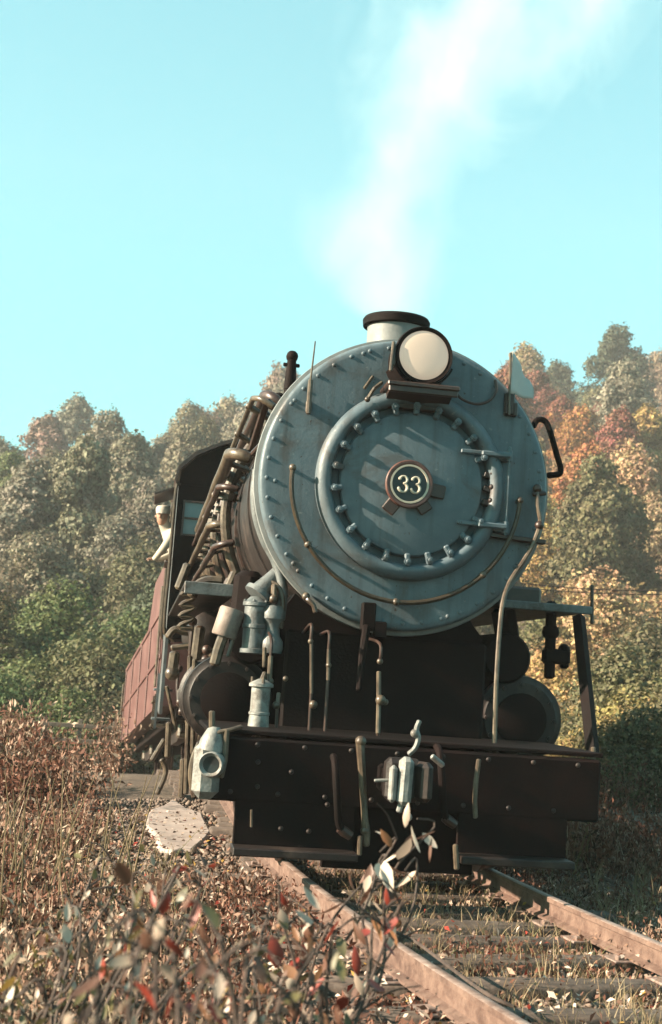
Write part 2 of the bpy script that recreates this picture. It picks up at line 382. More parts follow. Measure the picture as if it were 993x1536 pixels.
# circumferential rows behind front
for yb in (.55, 1.2, 2.25):
    MB().lathe([(1.03,yb),(1.05,yb+.004),(1.05,yb+.09),(1.03,yb+.094)], C0, (0,1,0), 72, close=False).build('band', BLACK2, sb)

# ---- door
DC = (.03, 2.69); dc3 = (DC[0], 0, DC[1])
door = MB().lathe([(.69,.0),(.695,-.04),(.688,-.07),(.67,-.098),(.645,-.114),(.62,-.118),(.60,-.11),(.586,-.092),(.577,-.06),(.575,-.012)], dc3, (0,1,0), 96, close=False).build('door_ring', GRAPH, loco)
dr = MB().lathe([(.575,-.012),(.525,-.012),(.523,-.065),(.513,-.078),(.485,-.084),(.30,-.104),(.15,-.112),(.0,-.113)], dc3, (0,1,0), 96, close=False).build('smokebox_door', GRAPH, loco)
for k in range(22):
    a = 2*math.pi*(k+.5)/22
    if abs(math.degrees(a)-0) < 14 or abs(math.degrees(a)-360) < 14: continue
    ca, sa = math.cos(a), math.sin(a)
    M = Matrix(((ca,0,-sa),(0,1,0),(sa,0,ca)))
    mb = MB(); p = Vector(ringpt(.55, a, -.095, DC)); mb.box(p, (.095,.04,.042), M, bev=.01)
    mb.lathe([(.016,0),(.016,.085),(.01,.09),(0,.09)], Vector(ringpt(.563,a,-.06,DC)), (0,-1,0), 8)
    mb.lathe([(.027,.052),(.027,.075),(.0,.078)], Vector(ringpt(.563,a,-.06,DC)), (0,-1,0), 6)
    mb.build('door_clamp', GRAPH, dr)
# hinges at the right-hand side
for zz in (2.955, 2.435):
    hb = MB(); hb.box((.63,-.125,zz),(.22,.035,.04),bev=.01); hb.box((.45,-.118,zz+.004),(.16,.018,.03),bev=.006)
    hb.lathe([(.022,-.04),(.022,.04)], (.735,-.10,zz), (0,0,1), 12)
    hb.box((.70,-.05,zz),(.10,.09,.07),bev=.01)
    hg = hb.build('hinge', GRAPH, dr)
MB().tube([(.735,-.10,2.38),(.735,-.10,3.02)], .011, 10).build('hinge_pin', GRAPH, dr)
for zz in (2.60,2.70,2.80):
    mb = MB(); mb.box((.60,-.06,zz),(.09,.04,.05),(0,.3,0),bev=.01); mb.ball((.62,-.085,zz+.02),.022); mb.build('door_clamp', BLACK2, dr)

# ---- number plate
PC = Vector((.0,-.145,2.675))
pl = MB().lathe([(.158,.02),(.172,.01),(.174,-.012),(.167,-.024),(.152,-.026),(.140,-.02)], PC, (0,1,0), 48, close=False); 
plate = pl.build('number_plate', RED, loco)
MB().lathe([(.140,-.02),(.140,-.027),(.127,-.027),(.125,-.020)], PC, (0,1,0), 48, close=False).build('plate_ring', CREAM, plate)
MB().lathe([(.1255,-.018),(0,-.019)], PC, (0,1,0), 48, close=False).build('plate_centre', INK, plate)
def three(cx):
    mb = MB(); pts=[]
    for t in np.linspace(R(165), R(-88), 12): pts.append((cx+.026*math.cos(t), PC.y-.024, PC.z+.026+.026*math.sin(t)))
    for t in np.linspace(R(88), R(-165), 14): pts.append((cx+.031*math.cos(t), PC.y-.024, PC.z-.031+.031*math.sin(t)))
    rad = [.0075+.0045*abs(math.cos(t)) for t in np.linspace(R(165),R(-88),12)]+[.0075+.0045*abs(math.cos(t)) for t in np.linspace(R(88),R(-165),14)]
    mb.tube(pts, rad, 6); mb.ball(pts[0], .0125, 8); mb.ball(pts[-1], .0125, 8)
    return mb
three(PC.x-.047).build('numeral', CREAM, plate); three(PC.x+.043).build('numeral', CREAM, plate)
mb = MB()
for ang, ln in ((-8,.27),(-52,.235),(-125,.255)):
    a = R(ang); M = Matrix(((math.cos(a),0,-math.sin(a)),(0,1,0),(math.sin(a),0,math.cos(a))))
    mb.box(PC+Vector((math.cos(a)*ln*.5, .012, math.sin(a)*ln*.5)), (ln,.02,.10), M, bev=.008)
mb.build('plate_arms', PIPED, plate)  # dark flat arms radiating from behind the number plate

# ---- headlight
hlc = Vector((0.018,-0.300,3.583))
hl = MB().lathe([(.178,-.0),(.205,-.012),(.212,.01),(.205,.03),(.20,.05),(.205,.36),(.17,.42),(.06,.45),(0,.452)], hlc, (0,1,0), 48, close=False).build('headlight', BLACK, loco)
MB().lathe([(.182,.006),(.165,-.004),(.150,-.008),(.115,-.013),(.078,-.016),(.04,-.018),(0,-.019)], hlc, (0,1,0), 48, close=False).build('lens', LENS, hl)
mb = MB(); mb.box(hlc+Vector((-.215,.02,-.02)),(.035,.05,.16),bev=.01); mb.tube([hlc+Vector((-.225,-.01,.07)), hlc+Vector((-.235,-.02,-.14))],.013); mb.build('latch', PIPE, hl)
mb = MB(); mb.lathe([(.215,.0),(.23,.0),(.23,.33),(.215,.33)], hlc, (0,1,0), 24, close=False, a0=R(20), a1=R(160)); mb.build('visor', BLACK, hl)
mb = MB(); mb.box((.03,-.12,3.36),(.52,.42,.035),bev=.008); mb.box((.03,-.05,3.29),(.46,.06,.12),bev=.01)
mb.prism([(-.2,0,3.24),(-.2,-.26,3.345),(-.2,0,3.345)],(.46,0,0))
mb.box((.03,-.30,3.325),(.50,.03,.05),bev=.008)
mb.build('headlight_bracket', PIPED, loco)
mb = MB(); mb.tube([(-.24,-.10,3.40),(-.30,-.16,3.34),(-.34,-.14,3.26)],.014); mb.tube([(-.30,-.05,3.45),(-.36,-.09,3.35)],.012); mb.ball((-.34,-.14,3.26),.022); mb.build('bracket_stay', PIPE, loco)
MB().tube(smooth_path([(0.305,-0.100,3.402), (0.353,-0.100,3.343), (0.473,-0.080,3.319), (0.576,-0.060,3.363), (0.622,-0.040,3.446), (0.618,-0.020,3.525)]),.011).build('cable', PIPED, loco)

# ---- smokestack
st = (.035,1.0,3.53)
sk = MB().lathe([(.36,0),(.30,.08),(.25,.14),(.236,.20),(.236,.56),(.245,.60),(.248,.64),(.238,.66),(.20,.655),(.195,.40),(.19,.1)], st, (0,0,1), 40, close=False).build('smokestack', GRAPH2, loco)
mb = MB(); mb.lathe([(.246,.575),(.268,.585),(.274,.635),(.262,.655),(.23,.662),(.2,.655)], (st[0]-.005,st[1],st[2]), (0,0,1), 40, close=False); mb.build('stack_lip', BLACK, sk)

# ---- curved front handrail with its stand-offs
hc_ = (.0,2.67)
pts = [(hc_[0]+.835*math.cos(a), -.085, hc_[1]+.835*math.sin(a)) for a in np.linspace(R(176), R(358), 40)]
hr = MB().tube(pts, .017, 8).build('front_handrail', BRASS, loco)
for a in (R(176), R(215), R(268), R(315), R(358)):
    p = Vector((hc_[0]+.835*math.cos(a), -.085, hc_[1]+.835*math.sin(a)))
    mb = MB(); mb.tube([p, p+Vector((0,.09,0))],[.012,.016],8); mb.ball(p,.027); mb.build('handrail_post', PIPE, hr)
# ---- right-hand drain pipe with cock, and the bracket bar
dpipe = MB().tube(smooth_path([(0.966,-0.060,2.742), (0.969,-0.090,2.607), (0.988,-0.100,2.485), (0.946,-0.100,2.336), (0.879,-0.100,2.200), (0.786,-0.110,2.047), (0.727,-0.160,1.882), (0.704,-0.200,1.667), (0.690,-0.240,1.385), (0.688,-0.260,1.154), (0.691,-0.270,0.971), (0.692,-0.280,0.812)]),.017).build('drain_pipe', PIPE, loco)
MB().ball((0.966,-0.060,2.742),.035).tube([(0.936,-0.070,2.694),(1.025,-0.070,2.712)],.016).tube([(0.967,-0.060,2.733),(0.987,0.010,2.744)],.02).build('pipe_cock', PIPED, dpipe); MB().ball((0.984,-0.100,2.470),.034).build('pipe_joint', PIPED, dpipe)
mb = MB(); mb.box((0.837,-0.040,2.366),(.42,.07,.035),(0,.05,0),bev=.006); mb.build('step_bracket', PIPED, loco)
# ---- flag bracket
mb = MB(); mb.box((0.730,-0.030,3.354),(.075,.05,.17),bev=.01); mb.box((0.773,-0.030,3.314),(.03,.06,.10),bev=.006); mb.build('flag_socket', PIPED, loco)
mb = MB(); mb.box((-0.745,-0.020,3.190),(.04,.05,.09),bev=.01); mb.build('flag_socket', PIPE, loco)
# ---- right-hand hand grab
MB().tube(smooth_path([(1.073,0.500,3.314), (1.102,0.500,3.369), (1.167,0.500,3.365), (1.214,0.500,3.275), (1.277,0.500,3.096), (1.309,0.500,3.005), (1.295,0.500,2.962), (1.210,0.500,2.943)],4),.024).build('side_grab', BLACK, loco)
# ---- lower front left lubricator fitting under the smokebox
mb = MB()
mb.tube(smooth_path([(-0.664,0.020,1.829),(-0.643,-0.020,1.805),(-0.608,-0.030,1.770),(-0.591,-0.030,1.724)]),.018); mb.ball((-0.661,0.000,1.829),.03); mb.build('drain_elbow', PIPE, loco)
# ---- centre bracket below the smokebox
mb = MB(); mb.box((-0.212,-0.030,1.720),(.10,.08,.20),bev=.01); mb.box((-0.122,-0.040,1.632),(.09,.06,.12),bev=.01); mb.tube([(-0.226,-0.080,1.647),(-0.251,-0.120,1.434),(-0.272,-0.200,1.202)],[.03,.025,.02]); mb.build('centre_bracket', BLACK, loco)

# ---- boiler
bl = MB().lathe([(1.02,2.32),(.985,2.36),(1.0,5.4),(1.06,6.2),(1.06,7.86)], C0, (0,1,0), 72, close=False).build('boiler', BLACK2, loco)
for yb in (3.1,4.0,4.9,5.8,6.7,7.6):
    rb_ = .993+.02*max(0,(yb-2.4)/3) if yb < 5.5 else (1.03 if yb<6.2 else 1.06)
    MB().lathe([(rb_,yb),(rb_+.022,yb+.005),(rb_+.022,yb+.075),(rb_,yb+.08)], C0, (0,1,0), 72, close=False).build('boiler_band', PIPED, bl)
# sand dome, steam dome
for yy, rr, hh, mm in ((3.3,.40,.52,DRUM),(5.2,.42,.50,BLACK2)):
    MB().lathe([(rr+.10,.0),(rr+.02,.12),(rr,.2),(rr,hh*.62),(rr*.93,hh*.82),(rr*.7,hh*.95),(rr*.35,hh),(0,hh+.01)], (0,yy,HZ+.92), (0,0,1), 36, close=False).build('dome', mm, loco)
# bell-like whistle standard on the smokebox shoulder
mb = MB(); b0 = Vector((-0.795,1.000,3.423))
mb.tube([b0+Vector((0,0,-.18)), b0+Vector((0,0,.10))],[.06,.045],12); mb.tube([b0+Vector((0,0,.10)), b0+Vector((0,0,.36))],[.05,.035],12); mb.ball(b0+Vector((0,0,.37)),.05); mb.tube([b0+Vector((-.06,0,.30)),b0+Vector((.06,0,.30))],.016); mb.tube([b0+Vector((-.08,0,.02)),b0+Vector((.05,0,.02))],.03)
mb.ball(b0+Vector((-.08,0,.02)),.05); mb.box(b0+Vector((0,0,-.12)),(.16,.14,.05),bev=.01); mb.tube([b0+Vector((0,0,-.18)),b0+Vector((.16,.05,-.34))],.045); mb.build('whistle_stand', BLACK, loco)

# ---- left-hand longitudinal pipes and handrail along the boiler
def longpipe(name, x, z, y0, y1, r, m, posts=0, wob=0, parent=None):
    n = 12; pts = [(x+wob*.25*math.sin(k*1.3), y0+(y1-y0)*k/n, z+wob*.25*math.cos(k*1.7)) for k in range(n+1)]
    d0 = (Vector((0,0,HZ))-Vector((x,0,z))).normalized()*.16; pts = smooth_path([Vector(pts[0])+d0+Vector((0,-.09,0)), Vector(pts[0])+d0*.35+Vector((0,-.07,0)), Vector(pts[0])+Vector((0,.06,0))],4)+[Vector(p) for p in pts[1:]]
    mb = MB().tube(pts, r, 12); o = mb.build(name, m, parent or loco)
    for k in range(posts):
        y_ = y0+(y1-y0)*(k+.3)/posts; c = Vector((x,y_,z)); d = (Vector((0,y_,HZ))-c).normalized()
        MB().tube([c-d*.02, c+d*.22],[.03,.018],8).build('pipe_clip', PIPE, o)
    return o
longpipe('side_handrail', -1.12, 3.30, .35, 7.85, .022, PIPE, 6)
longpipe('side_pipe', -1.00, 3.42, .8, 7.85, .045, PIPED, 4, .012)
longpipe('side_pipe', -1.20, 3.05, 1.5, 7.85, .05, PIPE, 4, .012)
longpipe('side_pipe', -1.24, 2.86, 2.2, 7.85, .028, PIPED, 3, .01)
longpipe('side_pipe', -1.26, 2.60, 3.0, 7.85, .035, PIPE, 4, .01)
longpipe('side_pipe', -1.22, 2.35, 2.4, 7.85, .03, PIPED, 3, .01)
# front end of the handrail: bracket frame on the smokebox shoulder
mb = MB(); mb.tube([(-1.009,0.500,3.302),(-0.902,0.500,3.235),(-0.937,0.600,3.085),(-0.983,0.700,2.942)],.035); mb.tube([(-1.009,0.500,3.302),(-1.025,0.900,3.182),(-1.037,1.300,3.077)],.03); mb.tube([(-0.937,0.600,3.085),(-1.044,1.000,2.984)],.025); mb.build('pipe_bracket', PIPED, loco)
# vertical feed pipes bent round the boiler side (checks and injectors)
for yy, r, zz0, m, a1 in ((2.6,.05,2.0,PIPE,62),(3.5,.035,2.0,PIPED,60),(4.3,.055,1.95,PIPE,55),(5.1,.04,1.95,PIPED,50),(5.9,.06,1.95,PIPE,45),(6.8,.045,1.95,PIPE,40)):
    rr = 1.14
    pts = [(-rr*math.cos(a), yy, HZ+rr*math.sin(a)) for a in np.linspace(R(a1), R(-28), 14)]
    last = Vector(pts[-1]); pts += [tuple(last+Vector((-.04,0,-.12))), (last.x-.05, yy, zz0)]
    o = MB().tube(pts, r, 10).build('feed_pipe', m, loco)
    for k in (3,8): MB().lathe([(r*1.7,-.03),(r*1.7,.03)], pts[k], Vector(pts[k+1])-Vector(pts[k-1]), 10).build('pipe_joint', PIPE, o)
# big exhaust pipe hugging the smokebox edge then dropping to the pump
MB().tube(smooth_path([(-1.055,0.280,2.744),(-1.056,0.280,2.570),(-1.028,0.280,2.400),(-0.961,0.280,2.234),(-0.880,0.260,2.102),(-0.834,0.240,1.987),(-0.806,0.220,1.853),(-0.813,0.220,1.683)]),.038,12).build('exhaust_pipe', GREY, loco)
# ---- air pump (ribbed grey cylinder), drum lamp, oil pot
p0 = Vector((-0.935,0.250,1.603))
ap = MB().lathe([(.08,-.20),(.10,-.195),(.10,-.165),(.085,-.16),(.085,-.02),(.093,-.015),(.093,.01),(.085,.015),(.085,.14),(.10,.145),(.10,.17),(.08,.18),(.05,.21)], p0+Vector((-.05,0,0)), (0,0,1), 24, close=True).build('air_pump', GREY, loco)
MB().lathe([(.03,-.19),(.075,-.185),(.085,-.15),(.082,-.10),(.055,-.06),(.05,-.01),(.06,.03),(.085,.06),(.088,.11),(.07,.15),(.03,.165)], p0+Vector((.075,-.03,0)), (0,0,1), 20).build('pump_chamber', GREY, ap)
for k in (0,1,2,3,4,5): MB().ball(p0+Vector((-.05+.09*math.cos(k*1.05+.2),.09*math.sin(k*1.05+.2),.178)),.012,6).build('pump_bolt', GREY, ap)
mb = MB(); mb.lathe([(.10,0),(.115,.005),(.115,.04),(.085,.05),(.055,.19),(.045,.26)], p0+Vector((-.05,0,.21)), (.7,.2,1), 20); mb.build('pump_dome', GREY, ap)
mb = MB(); mb.tube(smooth_path([p0+Vector((.03,-.02,.33)), p0+Vector((.10,-.05,.28)), p0+Vector((.13,-.06,.18)), p0+Vector((.13,-.05,.0))]),.02); mb.tube([p0+Vector((.06,-.06,.30)),p0+Vector((.06,-.09,.20))],.022); mb.ball(p0+Vector((.06,-.09,.2)),.035); mb.build('pump_pipe', PIPE, ap)
d0 = Vector((-1.182,0.250,1.613))
ax = Vector((.25,0,1)).normalized()
dm = MB().lathe([(.0,-.105),(.085,-.105),(.09,-.095),(.09,.09),(.082,.105),(0,.108)], d0, ax, 24, close=False).build('oil_drum', DRUM, loco)
mb = MB(); mb.tube(smooth_path([d0-ax*.10, d0+Vector((-.05,0,-.19)), d0+Vector((-.07,0,-.30))]),.04); mb.tube([d0+Vector((.05,0,-.1)),d0+Vector((.02,0,-.24))],.014); mb.build('drum_stalk', PIPE, dm)
o0 = Vector((-0.940,-0.120,1.072))
op = MB().lathe([(.05,-.225),(.085,-.215),(.088,-.19),(.075,-.18),(.068,-.09),(.074,-.085),(.074,-.07),(.066,-.065),(.066,.10),(.085,.105),(.085,.125),(.06,.14),(.02,.16)], o0, (0,0,1), 24).build('oil_pot', SILVER, loco)
for k in range(3):
    a = 2*math.pi*k/3+.6; MB().tube([o0+Vector((.07*math.cos(a),.07*math.sin(a),.12)), o0+Vector((.07*math.cos(a),.07*math.sin(a),.17))],.012,6).build('pot_bolt', PIPE, op)
MB().tube([o0+Vector((.0,0,.14)),o0+Vector((.02,0,.2))],.02).build('pot_neck', PIPE, op); MB().tube([o0+Vector((0,0,-.22)),o0+Vector((0,0,-.29))],.018).build('pot_drain', PIPE, op); MB().ball(o0+Vector((.06,0,-.27)),.024).build('pot_cock', PIPE, op)
# small vertical pipes and valves in the shade ahead of the saddle
def vpipe(name, pts, r, m=PIPE, knobs=()):
    mb = MB().tube(pts, r, 8)
    for k, kr in knobs: mb.ball(k, kr)
    return mb.build(name, m, loco)
vpipe('drain_cock', [(-0.624,-0.200,1.498),(-0.599,-0.200,1.157)], .012, PIPE, [((-0.580,-0.200,1.081),.03),((-0.630,-0.200,1.511),.02)])
vpipe('drain_cock', [(-0.501,-0.200,1.466),(-0.490,-0.200,1.256)], .013, PIPE, [((-0.493,-0.200,1.356),.02)])
vpipe('steam_valve', [(-0.166,-0.350,1.334),(-0.153,-0.350,1.136),(-0.149,-0.380,0.922)], .016, PIPE, [((-0.144,-0.370,1.146),.036),((-0.159,-0.330,1.407),.022),((-0.109,-0.360,1.135),.022)])
vpipe('drain_cock', [(-0.889,-0.100,1.388),(-0.885,-0.100,1.218)], .018, PIPE, [((-0.880,-0.100,1.218),.026)])
vpipe('drain_cock', [(-0.814,-0.100,1.140),(-0.818,-0.120,1.039)], .014, PIPE, [((-0.828,-0.120,1.057),.028),((-0.775,-0.100,1.244),.02),((-0.861,-0.120,0.818),.028)])
vpipe('drain_cock', [(-0.931,-0.050,1.445),(-0.925,-0.050,1.316)], .014, PIPE)
for p_ in ((-0.599,-0.200,1.157), (-0.490,-0.200,1.256), (-0.149,-0.380,0.922), (-0.885,-0.100,1.218), (-0.818,-0.120,1.039)):
    p_ = Vector(p_); MB().tube([p_+Vector((0,.01,.02)), (p_.x+.004,p_.y+.01,min(p_.z-.01,.89))],.011).build('drain_pipe', PIPED, loco)
for p_ in ((-0.630,-0.200,1.511), (-0.501,-0.200,1.466), (-0.159,-0.330,1.407), (-0.889,-0.100,1.388)):
    p_ = Vector(p_); MB().tube(smooth_path([p_, p_+Vector((0,.04,.12)), (p_.x,.30,min(1.58,p_.z+.22))],4),.011).build('drain_pipe', PIPED, loco)
# ---- cylinders, saddle and frames
for sx in (-1, 1):
    cx = 1.12*sx
    cyl = MB().lathe([(.0,.0),(.28,.0),(.30,.015),(.33,.02),(.335,.05),(.335,.09),(.31,.10),(.31,1.0),(.335,1.02),(.335,1.08),(.2,1.12),(0,1.12)], (cx,.60,1.06), (0,1,0), 40, close=False).build('cylinder', BLACK2, loco)
    MB().lathe([(.20,.0),(.20,-.03),(.12,-.05),(0,-.055)], (cx,.60,1.06), (0,1,0), 24, close=False).build('cylinder_cover', BLACK, cyl)
    mb = MB()
    for k in range(12): a = 2*math.pi*k/12; mb.lathe([(.02,0),(.02,-.025),(0,-.03)], (cx+.265*math.cos(a),.60,1.06+.265*math.sin(a)), (0,1,0), 6)
    o = mb.build('cover_nuts', BLACK2, cyl); o['kind']='stuff'
    MB().lathe([(0,.0),(.17,.0),(.19,.03),(.19,1.2),(.17,1.25),(0,1.25)], (sx*.98,.55,1.52), (0,1,0), 28, close=False).build('valve_chest', BLACK, cyl)
mb = MB(); mb.prism([(-1.0,.75,1.0),(-1.0,.75,1.45),(-.75,.75,1.75),(-.62,.75,1.95),(.62,.75,1.95),(.75,.75,1.75),(1.0,.75,1.45),(1.0,.75,1.0),(.6,.75,.6),(-.6,.75,.6)],(0,.95,0)); mb.build('cylinder_saddle', BLACK, loco)
for sx in (-.55,.55): MB().box((sx,4.75,.95),(.12,8.5,.42),bev=.02).build('main_frame', BLACK, loco)
MB().box((0,.32,1.2),(1.5,.06,.80),bev=.02).build('front_apron', BLACK, loco)
MB().box((0,6.9,1.35),(1.5,2.0,1.3),bev=.05).build('firebox', BLACK, loco)
MB().box((0,8.6,1.0),(1.2,2.0,.6),bev=.05).build('ash_pan', BLACK, loco)
# ---- pilot: beam, deck, end castings, foot boards and hangers
MB().box((-.02,-.78,.66),(2.56,.16,.40),bev=.015).build('pilot_beam', BLACK, loco)
MB().box((-.02,-.18,.89),(2.60,1.30,.03),bev=.006).build('pilot_deck', BLACK, loco)
rvb = MB(); rj = random.Random(9)
for k in range(16):
    rvb.lathe(rivet_prof, (-1.15+.15*k, -.861, .82 if k % 2 else .52), (0,-1,0), 8)
for p in ((-0.777,-0.880,0.665), (-0.984,-0.880,0.562), (-0.648,-0.940,0.312), (-0.542,-0.940,0.482), (-0.824,-0.940,0.319), (-0.992,-0.880,0.714)): rvb.lathe([(.017,0),(.016,.012),(.010,.02),(0,.022)], p, (0,-1,0), 8)
o = rvb.build('beam_bolts', BLACK2, loco); o['kind']='stuff'
e0 = Vector((-1.309,-0.860,0.705))
pe = MB(); pe.box(e0+Vector((.0,.01,-.06)),(.17,.15,.36),bev=.05); pe.lathe([(.085,.06),(.08,.12),(.05,.19),(.028,.21)], e0+Vector((.01,0,0)), (.12,0,1), 12)
po = pe.build('poling_pocket', SILVER, loco)
mb = MB(); mb.lathe([(.05,-.03),(.072,-.055),(.08,-.045),(.082,.02)], e0+Vector((.03,-.06,-.02)), (0.3,1,.0), 20, close=False); mb.build('pocket_rim', SILVER, po)
mb = MB(); mb.lathe([(.0,-.03),(.052,-.034)], e0+Vector((.03,-.06,-.02)), (.3,1,0), 20, close=False); mb.build('pocket_shade_disc', INK, po)  # flat black disc, the shade inside the pocket put in as colour
mb = MB(); mb.tube([(-1.305,-0.860,1.005),(-1.292,-0.860,0.852)],.02); mb.tube(smooth_path([(-1.292,-0.900,0.825),(-1.267,-0.900,0.876),(-1.185,-0.900,0.902),(-1.114,-0.880,0.926)],4),.014); mb.tube([(-1.206,-0.900,0.901),(-1.204,-0.900,0.715),(-1.220,-0.900,0.611)],.02); mb.tube(smooth_path([(-1.361,-0.800,0.802),(-1.394,-0.800,0.696),(-1.398,-0.800,0.592),(-1.367,-0.800,0.470)],4),.022); mb.build('uncoupling_lever', PIPE, po)
for (a, b_, w) in (((-1.120,-1.000,0.161), (-0.340,-1.000,0.189), .2), ((0.315,-1.000,0.195), (1.054,-1.000,0.200), .2)):
    a = Vector(a); b_ = Vector(b_); c = (a+b_)/2
    MB().box(c+Vector((0,.08,0)), ((b_-a).length,.24,.05), bev=.008).build('foot_board', BLACK2, loco)
    MB().box(c+Vector((0,.16,.20)), ((b_-a).length*.98,.03,.36), bev=.006).build('foot_board_back', BLACK, loco)
vpipe('hanger', [(-0.373,-1.000,0.905),(-0.345,-1.000,0.692),(-0.310,-1.000,0.427),(-0.295,-1.000,0.326),(-0.286,-1.000,0.253)], [.03,.024,.022,.028,.02], PIPE, [((-0.367,-1.000,0.889),.036),((-0.300,-1.000,0.342),.032)])
vpipe('hanger', [(-0.335,-1.020,0.306),(-0.331,-1.020,0.197)], .016, PIPE)
vpipe('hanger', [(0.399,-1.000,0.821),(0.389,-1.000,0.695),(0.387,-1.000,0.570),(0.398,-1.000,0.463)], .016, PIPE)
vpipe('hanger', [(0.267,-1.050,0.289),(0.284,-1.050,0.147)], .018, PIPE)
vpipe('hanger', [(1.394,-0.300,0.917),(1.397,-0.300,0.651)], .018, PIPE)
vpipe('hanger', [(-1.021,-1.000,0.428),(-1.014,-1.000,0.327)], .008, PIPE)
MB().box((-.02,-.66,.27),(1.0,.04,.42),bev=.006).build('pilot_plate', BLACK, loco)
# ---- coupler
k0 = Vector((-0.164,-1.320,0.688))
cp = MB(); cp.box(k0+Vector((.02,.42,-.02)),(.16,.7,.17),bev=.02); cp.build('coupler_shank', BLACK, loco)
ch = MB(); ch.box(k0+Vector((.02,.04,0)),(.22,.14,.26),bev=.03); ch.box(k0+Vector((.13,-.05,0)),(.08,.16,.24),(0,0,.3),bev=.03); co = ch.build('coupler_head', BLACK2, loco)
mb = MB()
mb.box(k0+Vector((.015,-.075,.0)),(.085,.10,.29),(0,.03,0),bev=.028); mb.box(k0+Vector((-.055,-.06,-.02)),(.05,.10,.22),(0,0,-.2),bev=.02); mb.tube([k0+Vector((0,-.07,-.14)),k0+Vector((-.01,-.07,-.18))],.018); mb.build('knuckle', SILVER, co)
mb = MB(); mb.tube(smooth_path([k0+Vector((.04,-.02,.16)), k0+Vector((.075,-.03,.20)), k0+Vector((.09,-.03,.26)), k0+Vector((.075,-.03,.31)), k0+Vector((.09,-.03,.36))]),.016); mb.ball(k0+Vector((.065,-.03,.285)),.026); mb.build('lift_pin', SILVER, co); MB().tube([k0+Vector((-.05,-.03,-.0)),k0+Vector((-.16,-.03,-.01))],.010).build('lock_pin', SILVER, co); MB().ball(k0+Vector((.05,-.06,-.21)),.026).build('drain_plug', SILVER, co); MB().tube([k0+Vector((.20,.05,.15)),k0+Vector((.27,.05,.10))],.018).build('hook', SILVER, co)
for (a_, nm) in (((0.140,-0.920,0.883),'air_hose'),((-0.522,-0.920,0.779),'signal_hose')):
    a_ = Vector(a_); h_ = MB().tube(smooth_path([a_, a_+Vector((0,-.10,-.04)), a_+Vector((.02,-.13,-.22)), a_+Vector((.05,-.10,-.40)), a_+Vector((.10,-.08,-.46))],5), .024, 10).build(nm, BLACK, loco)
    MB().lathe([(.03,-.04),(.035,0),(.03,.05)], a_+Vector((.09,-.08,-.45)), (.8,.1,-.5), 10).build('hose_coupling', PIPED, h_)
# ---- leading truck
def wheel(name, r, w, spokes, parent, mt=BLACK2):
    o = MB().lathe([(r-.10,-w/2),(r-.055,-w/2),(r-.055,w/2),(r-.10,w/2),(r-.10,-w/2)], (0,0,0), (1,0,0), 40, close=False).build(name, BLACK, parent)
    MB().lathe([(r-.055,-w/2),(r+.025,-w/2),(r+.022,-w/2+.03),(r,-w/2+.035),(r-.004,w/2),(r-.055,w/2)], (0,0,0), (1,0,0), 40, close=False).build('tyre', PIPED, o)
    mb = MB().lathe([(0,-w/2-.03),(.14,-w/2-.03),(.14,w/2+.03),(.10,w/2+.06),(0,w/2+.06)], (0,0,0), (1,0,0), 20, close=False)
    for k in range(spokes):
        a = 2*math.pi*k/spokes; mb.tube([(0,.12*math.cos(a),.12*math.sin(a)),(0,(r-.09)*math.cos(a),(r-.09)*math.sin(a))],[.045,.032],6)
    mb.build('spokes', BLACK, o); return o
def place(o, loc, rz=0, rx=0, par=None):
    o.location = loc; o.rotation_euler = (rx,0,rz); return o
def copy_tree(o, parent=None):
    c = o.copy(); col.objects.link(c); c.parent = parent
    for ch in o.children: copy_tree(ch, c)
    return c
w0 = wheel('leading_wheel', .42, .13, 10, loco); place(w0, (-.76,.15,.42), math.pi)
w1 = copy_tree(w0, loco); place(w1, (.76,.15,.42))
d0_ = wheel('driving_wheel', .74, .14, 14, loco)
MB().box((.02,0,-.42),(.10,.62,.24),bev=.03).build('counterweight', BLACK, d0_)
first = True
for sx in (-1,1):
    for k, y in enumerate((2.7,4.2,5.7,7.2)):
        o = d0_ if first else copy_tree(d0_, loco); first = False
        place(o, (sx*.77,y,.74), math.pi if sx<0 else 0)
for sx in (-1,1):
    MB().box((sx*.95,4.95,.52),(.05,4.7,.13),bev=.012).build('side_rod', PIPE, loco)
    for y in (2.7,4.2,5.7,7.2): MB().lathe([(.11,-.05),(.11,.05)], (sx*.97,y,.52), (1,0,0), 16).build('crank_pin', PIPE, loco)
    mb = MB().tube([(sx*1.05,2.3,1.06),(sx*1.05,5.7,.52)],[.055,.07],8); mb.build('main_rod', PIPE, loco)
    MB().box((sx*1.1,2.9,1.22),(.09,1.5,.06),bev=.01).build('crosshead_guide', PIPE, loco)
    MB().box((sx*1.1,2.3,1.06),(.12,.4,.26),bev=.03).build('crosshead', GREY, loco)
    mb = MB().tube(smooth_path([(sx*1.15,3.9,1.35),(sx*1.17,4.1,1.0),(sx*1.15,4.3,.72)]),.04); mb.tube([(sx*1.15,3.9,1.35),(sx*1.1,1.9,1.5)],.028); mb.tube([(sx*1.15,2.6,.85),(sx*1.15,2.5,1.45)],.025); mb.build('valve_gear', PIPE, loco)
